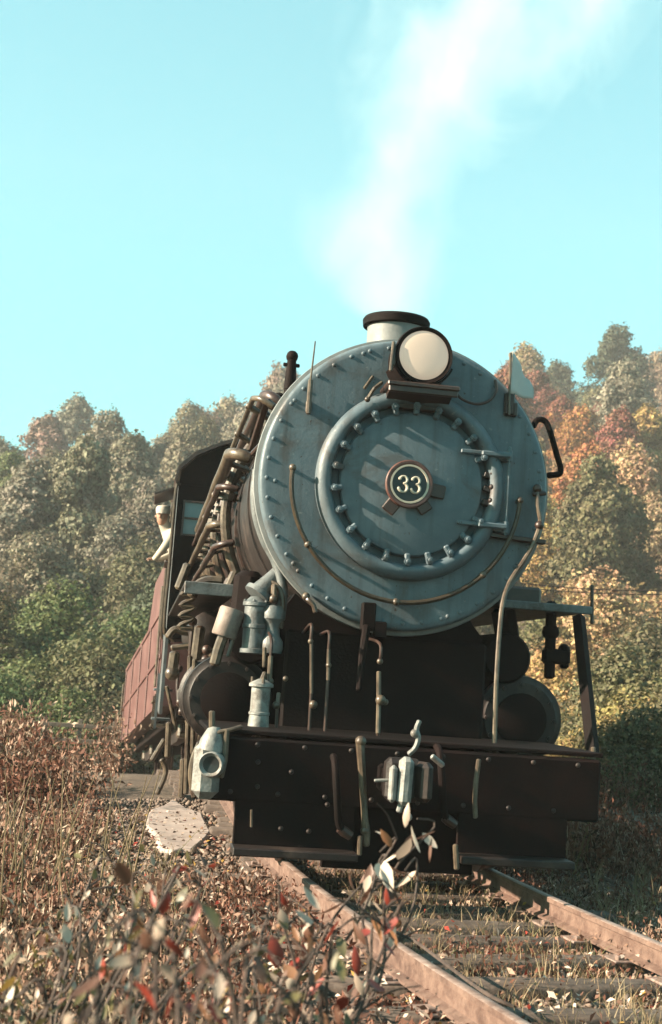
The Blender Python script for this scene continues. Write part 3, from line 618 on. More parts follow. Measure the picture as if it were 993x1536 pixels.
# ---- running boards
MB().box((-1.26,4.5,1.93),(.46,6.6,.035),bev=.006).build('running_board', BLACK2, loco)
MB().box((-1.27,1.18,1.90),(.44,.03,.10),bev=.006).build('running_board_edge', GREY, loco)
MB().box((1.27,4.2,1.93),(.72,7.2,.04),bev=.006).build('running_board', BLACK2, loco)
MB().box((1.27,.58,1.93),(.74,.03,.065),bev=.008).build('running_board_edge', GREY, loco)
mb = MB(); mb.box((1.16,1.5,2.03),(.34,1.2,.14),(.0,0,0),bev=.02); mb.build('tool_box', PIPED, loco)
MB().tube([(1.638,0.600,2.129),(1.652,0.600,1.834)],.014).build('stanchion', PIPED, loco)
# brace from the running board down to the pilot
a = Vector((1.460,0.350,1.862)); b_ = Vector((1.426,-0.200,0.875))
mb = MB().tube([a,b_],.05,4); mb.build('brace', BLACK, loco)
# valves and pipes against the light below the right-hand running board
mb = MB(); mb.ball((1.449,1.000,1.762),.07); mb.box((1.503,1.000,1.569),(.22,.1,.12),bev=.02); mb.tube([(1.443,1.000,1.992),(1.457,1.000,1.406)],.045); mb.ball((1.567,1.000,1.627),.05); mb.tube([(1.566,1.000,1.653),(1.574,1.000,1.494)],.04); mb.build('check_valve', BLACK, loco)
mb = MB(); mb.tube([(1.05,1.0,1.9),(1.18,1.0,1.3)],.10); mb.build('steam_pipe', BLACK, loco)
mb = MB(); mb.tube([(-1.0,.95,2.0),(-1.02,.95,1.4)],.12); mb.build('steam_pipe', BLACK, loco)
# ---- cooling coil and fittings below the left-hand running board
mb = MB(); cpts = []
for k in range(9):
    p_ = Vector((-1.371,2.000,1.961)) if k % 2 == 0 else Vector((-1.487,2.000,1.929))
    cpts.append(p_+Vector((0,0,-.045*k)))
mb.tube(smooth_path(cpts,4),.022); mb.build('cooling_coil', PIPE, loco)
mb = MB(); mb.tube(smooth_path([(-1.417,1.600,1.862),(-1.364,1.600,1.949),(-1.291,1.600,1.988),(-1.181,1.600,1.991)],4),.045); mb.build('bent_pipe', PIPE, loco); MB().tube([(-1.507,2.400,1.962),(-1.448,2.400,2.167)],.04).build('bent_pipe', PIPE, loco)
mb = MB(); mb.tube(smooth_path([(-1.545,3.500,1.555),(-1.488,3.500,1.630),(-1.397,3.500,1.611),(-1.307,3.500,1.605)],4),.035); mb.build('injector', PIPE, loco); MB().tube([(-1.498,3.500,1.451),(-1.298,3.500,1.491)],.03).build('injector_pipe', PIPE, loco); MB().ball((-1.484,3.200,1.212),.07).tube([(-1.475,3.200,1.399),(-1.484,3.200,1.212)],.05).build('injector_valve', PIPE, loco); MB().tube([(-1.288,2.500,1.629),(-1.300,2.500,1.346)],.05).build('injector_pipe', PIPE, loco)
for (a, b_, r) in (((-1.379,1.800,1.365),(-1.319,1.800,0.252),.022),((-1.346,1.600,1.339),(-1.300,1.600,0.590),.02),((-1.488,5.000,1.061),(-1.351,5.000,0.614),.02),((-1.434,5.000,0.678),(-1.419,5.000,0.331),.03),((-1.320,3.000,0.439),(-1.310,3.000,0.111),.03)):
    MB().tube([a,b_],r).build('drop_pipe', PIPE, loco)
mb = MB(); mb.tube(smooth_path([(-1.471,6.000,-0.147),(-1.405,6.000,0.042),(-1.407,6.000,0.153),(-1.458,6.000,0.225)],4),.03); mb.tube([(-1.550,7.000,0.150),(-1.427,7.000,0.396)],.03); mb.build('brake_rigging', PIPE, loco)
# air reservoir and more rigging below the left-hand running board
MB().lathe([(0,-.06),(.12,-.05),(.20,0),(.20,2.4),(.12,2.45),(0,2.46)], (-1.16,3.2,1.62), (0,1,0), 24, close=False).build('air_reservoir', BLACK2, loco)
rq = random.Random(77)
for k in range(16):
    y_ = rq.uniform(2.0,7.6); x_ = rq.uniform(-1.35,-1.08); z_ = rq.uniform(.45,1.75); v_ = rq.random() < .55
    q_ = [(x_,y_,z_),(x_+rq.uniform(-.03,.03),y_+rq.uniform(-.1,.1),z_-rq.uniform(.15,.3)),(x_+rq.uniform(-.05,.05),y_+rq.uniform(-.2,.2),max(.2,z_-rq.uniform(.35,.7)))] if v_ else [(x_,y_,z_),(x_,y_+.4,z_+rq.uniform(-.05,.05)),(x_+.02,y_+rq.uniform(.7,1.2),z_+rq.uniform(-.12,.12))]
    o = MB().tube(smooth_path(q_,4), rq.uniform(.014,.032), 8).build('rigging_rod', PIPED if k % 3 else PIPE, loco)
    MB().ball(q_[0], .045).build('rod_knuckle', PIPED, o)
# ---- cab
cabW, cy0, cy1 = 1.5, 7.86, 9.9
cab = MB()
roof_prof = [(-1.56,3.68),(-1.52,3.86),(-1.32,4.06),(-1.0,4.22),(-.6,4.36),(0,4.43),(.6,4.36),(1.0,4.22),(1.32,4.06),(1.52,3.86),(1.56,3.68)]
rp2 = [(x*.985, z-.045) for x,z in roof_prof]
v = []; 
for y in (cy0-.12, cy1+.35): v += [(x,y,z) for x,z in roof_prof]+[(x,y,z) for x,z in rp2]
n_ = len(roof_prof); mb = MB(); f = []
for k in range(n_-1): f += [(k,k+1,2*n_+k+1,2*n_+k),(n_+k,3*n_+k,3*n_+k+1,n_+k+1),(k,n_+k,n_+k+1,k+1),(2*n_+k,2*n_+k+1,3*n_+k+1,3*n_+k)]
f += [(0,2*n_,3*n_,n_),(n_-1,2*n_-1,4*n_-1,3*n_-1)]
mb.add(v,f); roof = mb.build('cab_roof', PIPED, loco)
# front wall with two window openings: built of panels round them
fw = MB(); y = cy0+.02; zt = 3.62
wl = (-1.42,-1.14,2.97,3.43)
fw.box(((-1.5+wl[0])/2,y,2.64),(wl[0]+1.5,.04,1.98)); fw.box(((wl[0]+wl[1])/2,y,2.31),(wl[1]-wl[0],.04,1.32)); fw.box(((wl[0]+wl[1])/2,y,3.53),(wl[1]-wl[0],.04,.20))
fw.box((0,y,2.64),(2*-wl[1],.04,1.98))
fw.box(((1.5-wl[0])/2,y,2.64),(wl[0]+1.5,.04,1.98)); fw.box(((-wl[0]-wl[1])/2,y,2.31),(wl[1]-wl[0],.04,1.32)); fw.box(((-wl[0]-wl[1])/2,y,3.53),(wl[1]-wl[0],.04,.20))
fw.prism([(-1.5,y-.02,3.632),(1.5,y-.02,3.632),(1.48,y-.02,3.82),(1.29,y-.02,4.01),(1.0,y-.02,4.17),(.6,y-.02,4.31),(0,y-.02,4.38),(-.6,y-.02,4.31),(-1.0,y-.02,4.17),(-1.29,y-.02,4.01),(-1.48,y-.02,3.82)],(0,.04,0))
front = fw.build('cab_front', BLACK, loco)
for s in (1,-1):
    x0, x1 = sorted((s*wl[0], s*wl[1]))
    mb = MB(); 
    for xx in (x0+.012,x1-.012): mb.box((xx,y-.03,(wl[2]+wl[3])/2),(.024,.03,wl[3]-wl[2]))
    for zz in (wl[2]+.012,wl[3]-.012,(wl[2]+wl[3])/2): mb.box(((x0+x1)/2,y-.027,zz),(x1-x0-.05,.03,.022))
    fr = mb.build('window_frame', PIPED, front)
    MB().box(((x0+x1)/2,y,(wl[2]+wl[3])/2),(x1-x0,.008,wl[3]-wl[2])).build('window_pane', GLASS, front)
# side walls with a window opening
for s in (-1,1):
    mb = MB(); x = s*1.48
    mb.box((x,(cy0+.05+cy1)/2,2.15),(.04,cy1-cy0-.05,1.02)); mb.box((x,cy0+.28,3.15),(.04,.46,.96)); mb.box((x,cy1-.25,3.15),(.04,.5,.96)); mb.box((x,(cy0+cy1)/2+.02,3.55),(.04,1.08,.2)); mb.box((x,8.75,1.15),(.04,1.6,.97))
    sw = mb.build('cab_side', CABP, loco)
    MB().box((x+s*.05,(cy0+cy1)/2,2.66),(.12,1.0,.04),bev=.008).build('arm_rest', PIPED, sw)
    mb = MB(); mb.box((x+s*.16,(cy0+cy1)/2,3.60),(.34,1.15,.025),(0,s*.38,0)); mb.build('window_awning', PIPED, sw)
    for xx, yy in ((x+s*.05,cy0-.02),(x+s*.06,cy1+.02)):
        MB().tube(smooth_path([(xx-s*.04,yy,3.62),(xx,yy,3.55),(xx,yy,2.6),(xx,yy,1.78),(xx-s*.08,yy,1.66),(xx-s*.14,yy,1.6)],4),.022).build('cab_handrail', BRASS, sw)
    mb = MB(); 
    for zz in (.55,.95): mb.box((x-s*.03,9.45,zz),(.26,.34,.03),bev=.005)
    for yy in (9.27,9.63): mb.box((x+s*.04,yy,.80),(.03,.04,.75))
    mb.build('cab_step', CABP, sw)
mb = MB(); mb.box((0,8.9,1.66),(2.9,2.0,.05)); mb.build('cab_floor', BLACK, loco)
mb = MB(); mb.lathe([(.8,0),(.8,-.12),(0,-.15)],(0,7.95,HZ-.1),(0,-1,0),24); mb.box((-.95,8.7,2.1),(.5,.5,.5),bev=.05); mb.build('backhead', BLACK, loco)

# ------------------------------------------------------------------ engineer leaning out of the cab window
pr = empty('person', (-1.49,8.80,1.69)); tag(pr, 'person in pale cap and light shirt leaning out of the cab window', 'person')
def skin_body(name, verts, edges, radii, m, parent, sub=2):
    me = bpy.data.meshes.new(name); me.from_pydata(verts, edges, []); me.materials.append(m)
    o = bpy.data.objects.new(name, me); col.objects.link(o); o.parent = parent
    o.modifiers.new('skin','SKIN')
    for i, r in enumerate(radii): me.skin_vertices[0].data[i].radius = (r if isinstance(r, tuple) else (r, r))
    me.skin_vertices[0].data[0].use_root = True
    s = o.modifiers.new('sub','SUBSURF'); s.levels = sub; s.render_levels = sub; o.modifiers['skin'].use_smooth_shade = True
    return o
# local frame: origin on the cab floor; -X is outward through the window
bv = [(.18,0,.88),(.14,0,1.02),(.05,0,1.2),(-.04,0,1.36),(-.10,-.02,1.43),(-.15,-.05,1.50),(-.17,-.08,1.58),(-.17,-.08,1.66),
      (-.02,-.20,1.34),(-.12,-.32,1.16),(-.22,-.10,1.03),(-.24,-.02,1.02),(.02,.20,1.34),(.0,.30,1.12),(-.16,.16,1.03),(-.22,.10,1.02),
      (.20,-.11,.80),(.16,-.13,.42),(.22,-.13,.06),(.13,-.15,.03),(.20,.11,.80),(.16,.13,.42),(.22,.13,.06),(.13,.15,.03)]
be = [(0,1),(1,2),(2,3),(3,4),(4,5),(5,6),(6,7),(3,8),(8,9),(9,10),(10,11),(3,12),(12,13),(13,14),(14,15),(0,16),(16,17),(17,18),(18,19),(0,20),(20,21),(21,22),(22,23)]
brd = [.13,(.15,.12),(.19,.15),(.18,.15),.10,.075,(.09,.10),(.085,.095),.075,.055,.042,.035,.075,.055,.042,.035,.095,.07,.05,.04,.095,.07,.05,.04]
body = skin_body('body', bv, be, brd, SHIRT, pr)
hd = MB().lathe([(0,-.125),(.045,-.118),(.068,-.08),(.082,-.02),(.085,.04),(.07,.095),(0,.12)], (-.175,-.085,1.60), (0,0,1), 20)
hd.box((-.215,-.165,1.59),(.03,.035,.05),(0,0,.4),bev=.012)
for s in (-1,1): hd.ball((-.175+.082*s,-.06,1.595),.022,8)
hd.build('head', SKIN, pr)
mb = MB().lathe([(.088,.03),(.096,.05),(.10,.10),(.085,.135),(.03,.15),(0,.15)], (-.175,-.085,1.60), (0,0,1), 20); mb.prism([(-.27,-.12,1.635),(-.24,-.20,1.628),(-.19,-.22,1.626),(-.13,-.20,1.628),(-.10,-.13,1.635)],(0,0,.012)); mb.build('cap', CAP, pr)
for s in (-1,1):
    MB().ball((-.20+.03*s,-.155,1.612),.010,6).build('eye', INK, pr)
    hx, hy = (-.25, -.0) if s < 0 else (-.235,.10)
    mb = MB(); mb.box((hx,hy,1.02),(.08,.08,.03),bev=.012)
    for k in range(4): mb.tube([(hx-.04,hy-.03+.02*k,1.022),(hx-.075-.006*(k in (1,2)),hy-.032+.021*k,1.015),(hx-.085,hy-.033+.022*k,.995)],[.010,.009,.007],6)
    mb.tube([(hx-.01,hy+.04*s,1.02),(hx-.045,hy+.058*s,1.015)],[.011,.008],6); mb.build('hand', SKIN, pr)
mb = MB()
for s in (-1,1): mb.tube([(.20,.12*s,.82),(.16,.135*s,.42),(.22,.135*s,.05)],[.115,.085,.075],10)
mb.lathe([(.16,-.1),(.17,.04),(.165,.1)],(.175,0,.9),(0,0,1),14); mb.build('trousers', DENIM, pr)

# ------------------------------------------------------------------ tender behind the cab
ty0 = 10.45; tf_ = track_frame(12.2,0)[0]; tr_ = track_frame(17.3,0)[0]
td = empty('tender'); tag(td, 'maroon tender with high coal bunker coupled behind the cab', 'tender')
dv = (tr_-tf_); td.location = tf_+dv*((ty0-12.2)/(17.3-12.2)); td.rotation_mode='XYZ'
td.rotation_euler = (math.atan2(dv.z, math.hypot(dv.x,dv.y)), 0, math.atan2(-dv.x, dv.y))
L = 8.6
mb = MB(); W2 = 1.52
side = [(0,.72),(L,.72),(L,2.22),(3.2,2.22),(2.3,2.95),(.0,2.95)]
mb.prism([(-W2,y,z) for y,z in side],(2*W2,0,0)); tb = mb.build('tank', MAROON, td, ang=20)
for zz in (1.45,2.2): MB().box((-W2-.012,L/2,zz),(.02,L-.1,.07),bev=.004).build('tank_strip', MAROON, tb)
for yy in (.25,2.3,4.3,6.4,8.35): MB().box((-W2-.011,yy,1.46),(.022,.07,1.48),bev=.004).build('tank_rib', MAROON, tb)
mb = MB()
mb.tube([(-W2-.05,.12,1.0),(-W2-.05,.12,2.5)],.02); mb.build('grab_rail', PIPE, td); MB().tube([(-W2-.05,L-.15,.9),(-W2-.05,L-.15,1.9)],.02).build('grab_rail', PIPE, td)
MB().box((0,L/2,.62),(2.5,L,.18),bev=.01).build('tender_frame', BLACK, td)
mb = MB(); rc = random.Random(4)
for k in range(160): mb.box((rc.uniform(-1.3,1.3),rc.uniform(.3,2.6),2.95+rc.uniform(-.05,.22)*(1)),(rc.uniform(.1,.25),)*3,(rc.random()*3,rc.random()*3,rc.random()*3))
o = mb.build('coal', BLACK, td, smooth=False); o['kind']='stuff'
for yy in (1.75, 6.85):
    for s in (-1,1):
        mb = MB(); mb.prism([(s*1.02-.06,yy-1.05,.42),(s*1.02-.06,yy-1.05,.56),(s*1.02-.06,yy-.4,.68),(s*1.02-.06,yy+.4,.68),(s*1.02-.06,yy+1.05,.56),(s*1.02-.06,yy+1.05,.42),(s*1.02-.06,yy+.5,.30),(s*1.02-.06,yy-.5,.30)],(.12,0,0))
        sf = mb.build('truck_frame', BLACK2, td)
        for k in (-.85,.85):
            w = wheel('tender_wheel', .44, .13, 0, td) if (yy==1.75 and s==-1 and k<0) else copy_tree(tw0, td)
            if yy==1.75 and s==-1 and k<0: tw0 = w
            place(w, (s*.76, yy+k, .44), math.pi if s<0 else 0)
            MB().box((s*1.05,yy+k,.46),(.14,.24,.26),bev=.03).build('journal_box', PIPE, sf)
mb = MB(); 
for zz in (.45,.8): mb.box((-W2+.05,.35,zz),(.22,.35,.03))
for yy in (.2,.5): mb.box((-W2-.02,yy,.65),(.03,.03,.5))
mb.build('tender_step', PIPE, td)

# ------------------------------------------------------------------ flags
fl = empty('flag', (0.724,-0.060,3.318)); b0 = Vector(fl.location)
tag(fl, 'small white flag on a staff in the socket of the smokebox front', 'flag')
sp = Vector((0.706,-0.080,3.722))-b0
MB().tube([(0,0,-.05),sp],.010,8).build('staff', PIPE, fl)
mb = MB(); nn=9; vv=[]; ff=[]
tp_ = sp; ed = [Vector((0.725,-0.080,3.739))-b0, Vector((0.903,0.100,3.581))-b0, Vector((0.943,0.140,3.440))-b0, Vector((0.723,-0.080,3.423))-b0]
for i in range(nn):
    for j in range(nn):
        u_, w_ = i/(nn-1), j/(nn-1); p = (ed[0]*(1-u_)+ed[1]*u_)*(1-w_)+(ed[3]*(1-u_)+ed[2]*u_)*w_
        vv.append(p+Vector((.02*math.sin(u_*7+w_*2)*u_,.035*math.sin(u_*9+w_*3)*u_,0)))
for i in range(nn-1):
    for j in range(nn-1): ff.append((i*nn+j,i*nn+j+1,(i+1)*nn+j+1,(i+1)*nn+j))
mb.add(vv,ff); o = mb.build('cloth', CLOTH, fl, ang=80); sm = o.modifiers.new('thick','SOLIDIFY'); sm.thickness=.003
sf2 = empty('flag_staff', (-0.747,-0.050,3.174)); b1 = Vector(sf2.location)
tag(sf2, 'bare wooden flag staff standing in its socket with no flag', 'staff')
MB().tube([(0,0,-.04), Vector((-0.748,-0.050,3.379))-b1],.018,8).build('grip', PIPE, sf2)
MB().tube([Vector((-0.748,-0.050,3.379))-b1, Vector((-0.735,-0.050,3.666))-b1],[.008,.005],8).build('rod', PIPE, sf2)

# ------------------------------------------------------------------ trees
def quads(C, N, size, rng, aspect=.65, up=0):
    """one small leaf card per centre, facing roughly along N"""
    n = len(C); N = N/np.linalg.norm(N,axis=1,keepdims=True)
    r = rng.normal(size=(n,3)); U = np.cross(N, r) if not up else (r*.8+np.array([0,0,up])); U = U-N*(U*N).sum(1,keepdims=True); U /= np.linalg.norm(U,axis=1,keepdims=True); Wv = np.cross(N, U)
    s = size[:,None]
    q = np.stack([C-U*s, C+Wv*s*aspect+N*s*.25, C+U*s, C-Wv*s*aspect+N*s*.25], 1)
    return q.reshape(-1,3), np.arange(4*n).reshape(n,4)
def crown_mesh(seed, n_leaf, leaf, hgt=8., wid=6.4, lobes=22, base=1.8, top_pow=.8):
    rng = np.random.default_rng(seed); C=[]; N=[]
    t = rng.uniform(0,1,lobes); ang = rng.uniform(0,2*np.pi,lobes)+np.arange(lobes)*2.4
    env = wid/2*np.clip(np.sin(np.pi*np.clip(t*.86+.12,0,1))**top_pow,.15,1)
    lr = rng.uniform(.11,.22,lobes)*wid
    rad = np.clip(env-lr*.55,0,None)*rng.uniform(.55,1.05,lobes)
    lc = np.stack([rad*np.cos(ang), rad*np.sin(ang), base+t*(hgt-lr*.6)],1)
    w = lr**2; w /= w.sum(); pick = rng.choice(lobes, n_leaf, p=w)
    d = rng.normal(size=(n_leaf,3)); d[:,2] = d[:,2]*.9+.25; d /= np.linalg.norm(d,axis=1,keepdims=True)
    bump = 1+.22*np.sin(d[:,0]*6+pick)+.18*np.sin(d[:,1]*7+pick*2)+.15*np.sin(d[:,2]*8)
    rr = lr[pick]*rng.uniform(.55,1.08,n_leaf)**.5*bump
    C = lc[pick]+d*rr[:,None]*np.array([1,1,.85])
    N = d+rng.normal(size=(n_leaf,3))*.55+np.array([0,0,.25])
    s = leaf*rng.uniform(.4,1.0,n_leaf)**1.3*1.55
    V, F = quads(C, N, s, rng)
    return V, F, (pick*.618 % 1.)*.35+rng.uniform(0,.65,n_leaf)
def trunk_mesh(seed, h=6., f=1.):
    r = random.Random(seed); mb = MB(); pts = [Vector((0,0,-.6))]
    for k in range(6): pts.append(Vector((r.uniform(-.12,.12)*k*.5, r.uniform(-.12,.12)*k*.5, h*(k+1)/6)))
    mb.tube(pts, [.24,.21,.18,.15,.12,.08,.04], 8)
    for k in range(7):
        p = pts[2+k % 4]; a = k*2.4; l = r.uniform(1.2,2.4)*f
        mb.tube([p, p+Vector((math.cos(a)*l*.5,math.sin(a)*l*.5,l*.5)), p+Vector((math.cos(a)*l,math.sin(a)*l,l*1.15))],[.09,.06,.02],6)
    return mb
CR = []
for k, (hg, wd, tp, nl, lf) in enumerate(((8.2,6.4,.8,20000,.13),(9.2,5.4,.7,19000,.125),(7.4,7.2,.75,21000,.135),(8.8,6.8,1.0,20000,.13),(10.5,5.8,.6,22000,.13))):
    V,F,rd = crown_mesh(100+k, nl, lf, hg, wd, 40+4*k, 1.2, tp)
    o = mesh_np('crown', V, F, LEAF, rd); t_ = trunk_mesh(k, hg*.8).build('trunk', BARK); CR.append((o, t_, hg+1.2, wd))
BU = []
for k, (hg, wd, nl, lf) in enumerate(((3.2,4.2,26000,.055),(4.2,3.8,28000,.055),(2.6,4.0,22000,.05))):
    V,F,rd = crown_mesh(200+k, nl, lf, hg, wd, 46, .1, .55)
    o = mesh_np('crown', V, F, LEAF, rd); t_ = trunk_mesh(50+k, hg*.55, .3).build('trunk', BARK); BU.append((o, t_, hg, wd))
protos = [x for c in CR+BU for x in c[:2]]
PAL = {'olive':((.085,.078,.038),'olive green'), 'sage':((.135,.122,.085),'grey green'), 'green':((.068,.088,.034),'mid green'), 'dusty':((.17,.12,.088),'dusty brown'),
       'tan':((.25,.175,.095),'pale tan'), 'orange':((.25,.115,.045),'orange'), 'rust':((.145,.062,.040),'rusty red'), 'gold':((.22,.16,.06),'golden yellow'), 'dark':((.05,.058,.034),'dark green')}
def tree(kind, x, y, s, colr, label, group, rz, name='tree', sz=1.0, cat='tree'):
    c, t, h, w = kind
    e = empty(name, (x, y, float(ground_z(x,y))-.05)); e.scale = (s,s,s*sz); e.rotation_euler = (0,0,rz)
    tag(e, label, cat, group)
    b = PAL[colr][0]; j = rt.uniform(.9,1.2)*1.05
    for q in (t, c):
        k = q.copy(); col.objects.link(k); k.parent = e
        k.color = (b[0]*j*rt.uniform(.93,1.07), b[1]*j, b[2]*j*rt.uniform(.9,1.1), 1)
rt = random.Random(12)
CAMX, CAMY = -1.765, -9.355
def view_x(y, px): return CAMX + (y-CAMY)*math.tan(_yaw+math.atan((px-496.5)/1993.9))
# rows of trees up the hillside
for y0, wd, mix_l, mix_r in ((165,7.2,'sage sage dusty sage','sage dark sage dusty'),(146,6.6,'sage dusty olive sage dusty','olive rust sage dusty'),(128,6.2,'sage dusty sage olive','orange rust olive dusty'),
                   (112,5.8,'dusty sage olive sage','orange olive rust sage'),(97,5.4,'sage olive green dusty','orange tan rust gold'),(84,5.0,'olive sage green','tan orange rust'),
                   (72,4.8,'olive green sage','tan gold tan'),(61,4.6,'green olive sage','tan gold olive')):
    rt.seed(int(y0*7+5))
    x = view_x(y0,-170)
    xr = view_x(y0,1170); xa, xb = view_x(y0,440), view_x(y0,740)
    far = y0 > 100
    while x < xr:
        if not (xa < x < xb and rt.random() < .6):
            left = x < (xa+xb)/2
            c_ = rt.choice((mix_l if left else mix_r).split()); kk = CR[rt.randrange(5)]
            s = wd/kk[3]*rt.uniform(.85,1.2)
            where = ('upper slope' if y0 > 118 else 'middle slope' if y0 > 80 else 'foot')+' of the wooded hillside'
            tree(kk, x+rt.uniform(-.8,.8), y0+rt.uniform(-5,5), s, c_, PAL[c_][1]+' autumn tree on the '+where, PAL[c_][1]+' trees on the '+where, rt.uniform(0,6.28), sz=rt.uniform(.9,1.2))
        x += wd*rt.uniform(.72,.95)
# named trees on the skyline
def sky_tree(px, y, s, kk, colr, label, sz=1.0): tree(CR[kk], view_x(y,px), y, s, colr, label, None, 1.1*kk, sz=sz)
sky_tree(919, 158, 1.6, 4, 'dark', 'tall dark green round-topped tree standing above the ridge', 1.05)
sky_tree(778, 150, 1.35, 2, 'tan', 'broad pale tan tree rising behind the white flag', 1.25)
sky_tree(262, 148, 1.1, 2, 'sage', 'broad grey green tree rising just behind the cab roof edge', 1.25)
sky_tree(296, 150, 1.25, 0, 'dusty', 'dusty brown tree on the ridge over the front of the cab', 1.15)
sky_tree(330, 152, 1.35, 3, 'sage', 'grey green round tree on the ridge above the cab roof', 1.1)
sky_tree(408, 154, 1.5, 0, 'dusty', 'dusty brown tree on the ridge beside the whistle stand', 1.2)
sky_tree(372, 150, 1.4, 2, 'sage', 'low grey green tree between the round and the dusty ridge trees', 1.1)
sky_tree(838, 160, .8, 3, 'dark', 'small dark tree between the tan tree and the tall dark one')
sky_tree(172, 150, 1.05, 0, 'sage', 'flat-topped grey green tree on the ridge beside a gap of sky', 1.0)
sky_tree(868, 104, .95, 3, 'orange', 'bright orange tree on the slope beside the side grab rail', 1.0)
sky_tree(905, 116, 1.0, 0, 'rust', 'rusty red tree next to the bright orange one', 1.0)
sky_tree(838, 118, .9, 1, 'rust', 'slim rusty tree behind the side grab rail', 1.0)
sky_tree(960, 112, 1.0, 2, 'orange', 'broad orange tree below the tall dark round-topped tree', 1.0)
sky_tree(948, 78, 1.0, 2, 'tan', 'broad pale tan tree above the overhead wire', 1.1)
# bushes between the line and the hill
rt.seed(99)
for px, y, s, k, c_ in ((40,40,1.25,0,'olive'),(110,36,1.3,1,'green'),(190,42,1.35,0,'green'),(75,30,1.15,2,'green'),(160,29,1.2,0,'olive'),(225,33,1.1,1,'green'),(0,33,1.2,1,'olive'),(20,27,1.0,2,'green'),(120,26,.85,2,'green'),(285,44,1.5,1,'dark'),(210,26,.8,2,'olive'),
                        (60,52,1.6,1,'sage'),(150,54,1.6,0,'olive'),(235,52,1.6,1,'olive'),(0,50,1.6,0,'dusty')):
    tree(BU[k], view_x(y,px), y, s, c_, PAL[c_][1]+' bush growing behind the red-brown weeds', PAL[c_][1]+' bushes behind the weeds', rt.uniform(0,6), 'bush', cat='bush')
for px, y, s, k, c_ in ((830,46,1.6,0,'olive'),(900,44,1.7,1,'tan'),(965,48,1.8,0,'tan'),(800,38,1.1,0,'olive'),(860,34,1.15,1,'gold'),(930,32,1.25,0,'tan'),(985,30,1.3,1,'olive'),(880,25,1.0,2,'gold'),(945,22,1.0,1,'olive'),(995,20,1.0,0,'olive'),(905,18,.7,2,'olive'),(960,15.5,.7,0,'gold'),(1010,14,.8,2,'olive'),(925,12.5,.5,2,'olive'),(985,10.5,.55,2,'olive')):
    tree(BU[k], view_x(y,px), y, s, c_, PAL[c_][1]+' leafy bush beside the running board brace', PAL[c_][1]+' bushes beside the brace', rt.uniform(0,6), 'bush', cat='bush')
for q in protos: bpy.data.objects.remove(q)

# ------------------------------------------------------------------ low vegetation, ballast and litter
rng = np.random.default_rng(11)
def in_track(x, y, w): return np.abs(x-np.vectorize(track_x)(y)) < w
# dry weeds along the left bank and a little at the right
def weed_field(n, xr, yr, hr, seed, leaf=(.018,.045), nl=34):
    rng = np.random.default_rng(seed)
    nc = max(4, n//16); ci = rng.integers(0,nc,n); cyy = rng.uniform(yr[0],yr[1],nc); cxx = rng.uniform(xr[0],xr[1],nc); chh = rng.uniform(.45,1.25,nc); ccol = rng.uniform(0,1,nc)
    y = cyy[ci]+rng.normal(size=n)*.22; x = np.vectorize(track_x)(y)+np.minimum(cxx[ci]+rng.normal(size=n)*.22, xr[1]) if xr[1] < 0 else np.vectorize(track_x)(y)+np.maximum(cxx[ci]+rng.normal(size=n)*.22, xr[0])
    h = rng.uniform(hr[0],hr[1],n)*chh[ci]; z = ground_z(x,y)
    kp = ~((x > -2.15) & (x < -.85) & (y > -.2) & (y < 6.5)); x,y,h,z,ci = x[kp],y[kp],h[kp],z[kp],ci[kp]; n = len(x)
    lean = rng.normal(size=(n,2))*.22
    tt = rng.uniform(.15,1.05,(n,nl)); sp = (.05+.11*(1-np.abs(tt-.65)))
    P = np.stack([x[:,None]+lean[:,:1]*tt*h[:,None]+rng.normal(size=(n,nl))*sp, y[:,None]+lean[:,1:]*tt*h[:,None]+rng.normal(size=(n,nl))*sp, z[:,None]+tt*h[:,None]],-1).reshape(-1,3)
    pt = .5+.28*np.sin(x*1.9+1.3*np.sin(y*.9))+.22*np.sin(y*1.4+x*.7+2); rd = np.clip(np.repeat(np.clip(pt,0,1)*.42+ccol[ci]*.34,nl)+rng.uniform(0,.26,n*nl),0,.999)
    N = rng.normal(size=P.shape)+np.array([0,0,.5]); N[:,2] *= .5; sz = rng.uniform(leaf[0],leaf[1],len(P))*1.25
    V,F = quads(P,N,sz,rng,.36,1.1)
    b = np.stack([x,y,z],1); t = np.stack([x+lean[:,0]*h,y+lean[:,1]*h,z+h],1); wv = np.zeros((n,3)); a = rng.uniform(0,6.28,n); wv[:,0]=np.cos(a)*.006; wv[:,1]=np.sin(a)*.006
    V2 = np.stack([b-wv,b+wv,t+wv*.4,t-wv*.4],1).reshape(-1,3); F2 = np.arange(4*n).reshape(n,4)+len(V)
    return np.concatenate([V,V2]), np.concatenate([F,F2]), np.concatenate([rd, rng.uniform(.3,.99,n)])
V,F,rd = weed_field(2300, (-9,-2.0), (3,24), (.25,1.0), 21, (.014,.045), 34); o = mesh_np('weeds',V,F,WEED,rd); tag(o,'red-brown dry weeds covering the bank beside the tender',None,None,'stuff')
V,F,rd = weed_field(1150, (-4.0,-1.7), (-4.6,4), (.10,.42), 22, (.009,.028), 36); o = mesh_np('weeds',V,F,WEED,rd); tag(o,'low red-brown weeds beside the rail and pale slab',None,None,'stuff')
V,F,rd = weed_field(800, (1.9,5.5), (-1,14), (.3,.8), 23, (.012,.03), 44); o = mesh_np('weeds',V,F,WEED,rd); tag(o,'shaded dry weeds beyond the far rail',None,None,'stuff')
V,F,rd = weed_field(420, (-1.75,-.95), (-4.2,3.0), (.05,.22), 25, (.008,.024), 40); o = mesh_np('weeds',V,F,WEED,rd); tag(o,'low dry weeds creeping over the tie ends',None,None,'stuff')
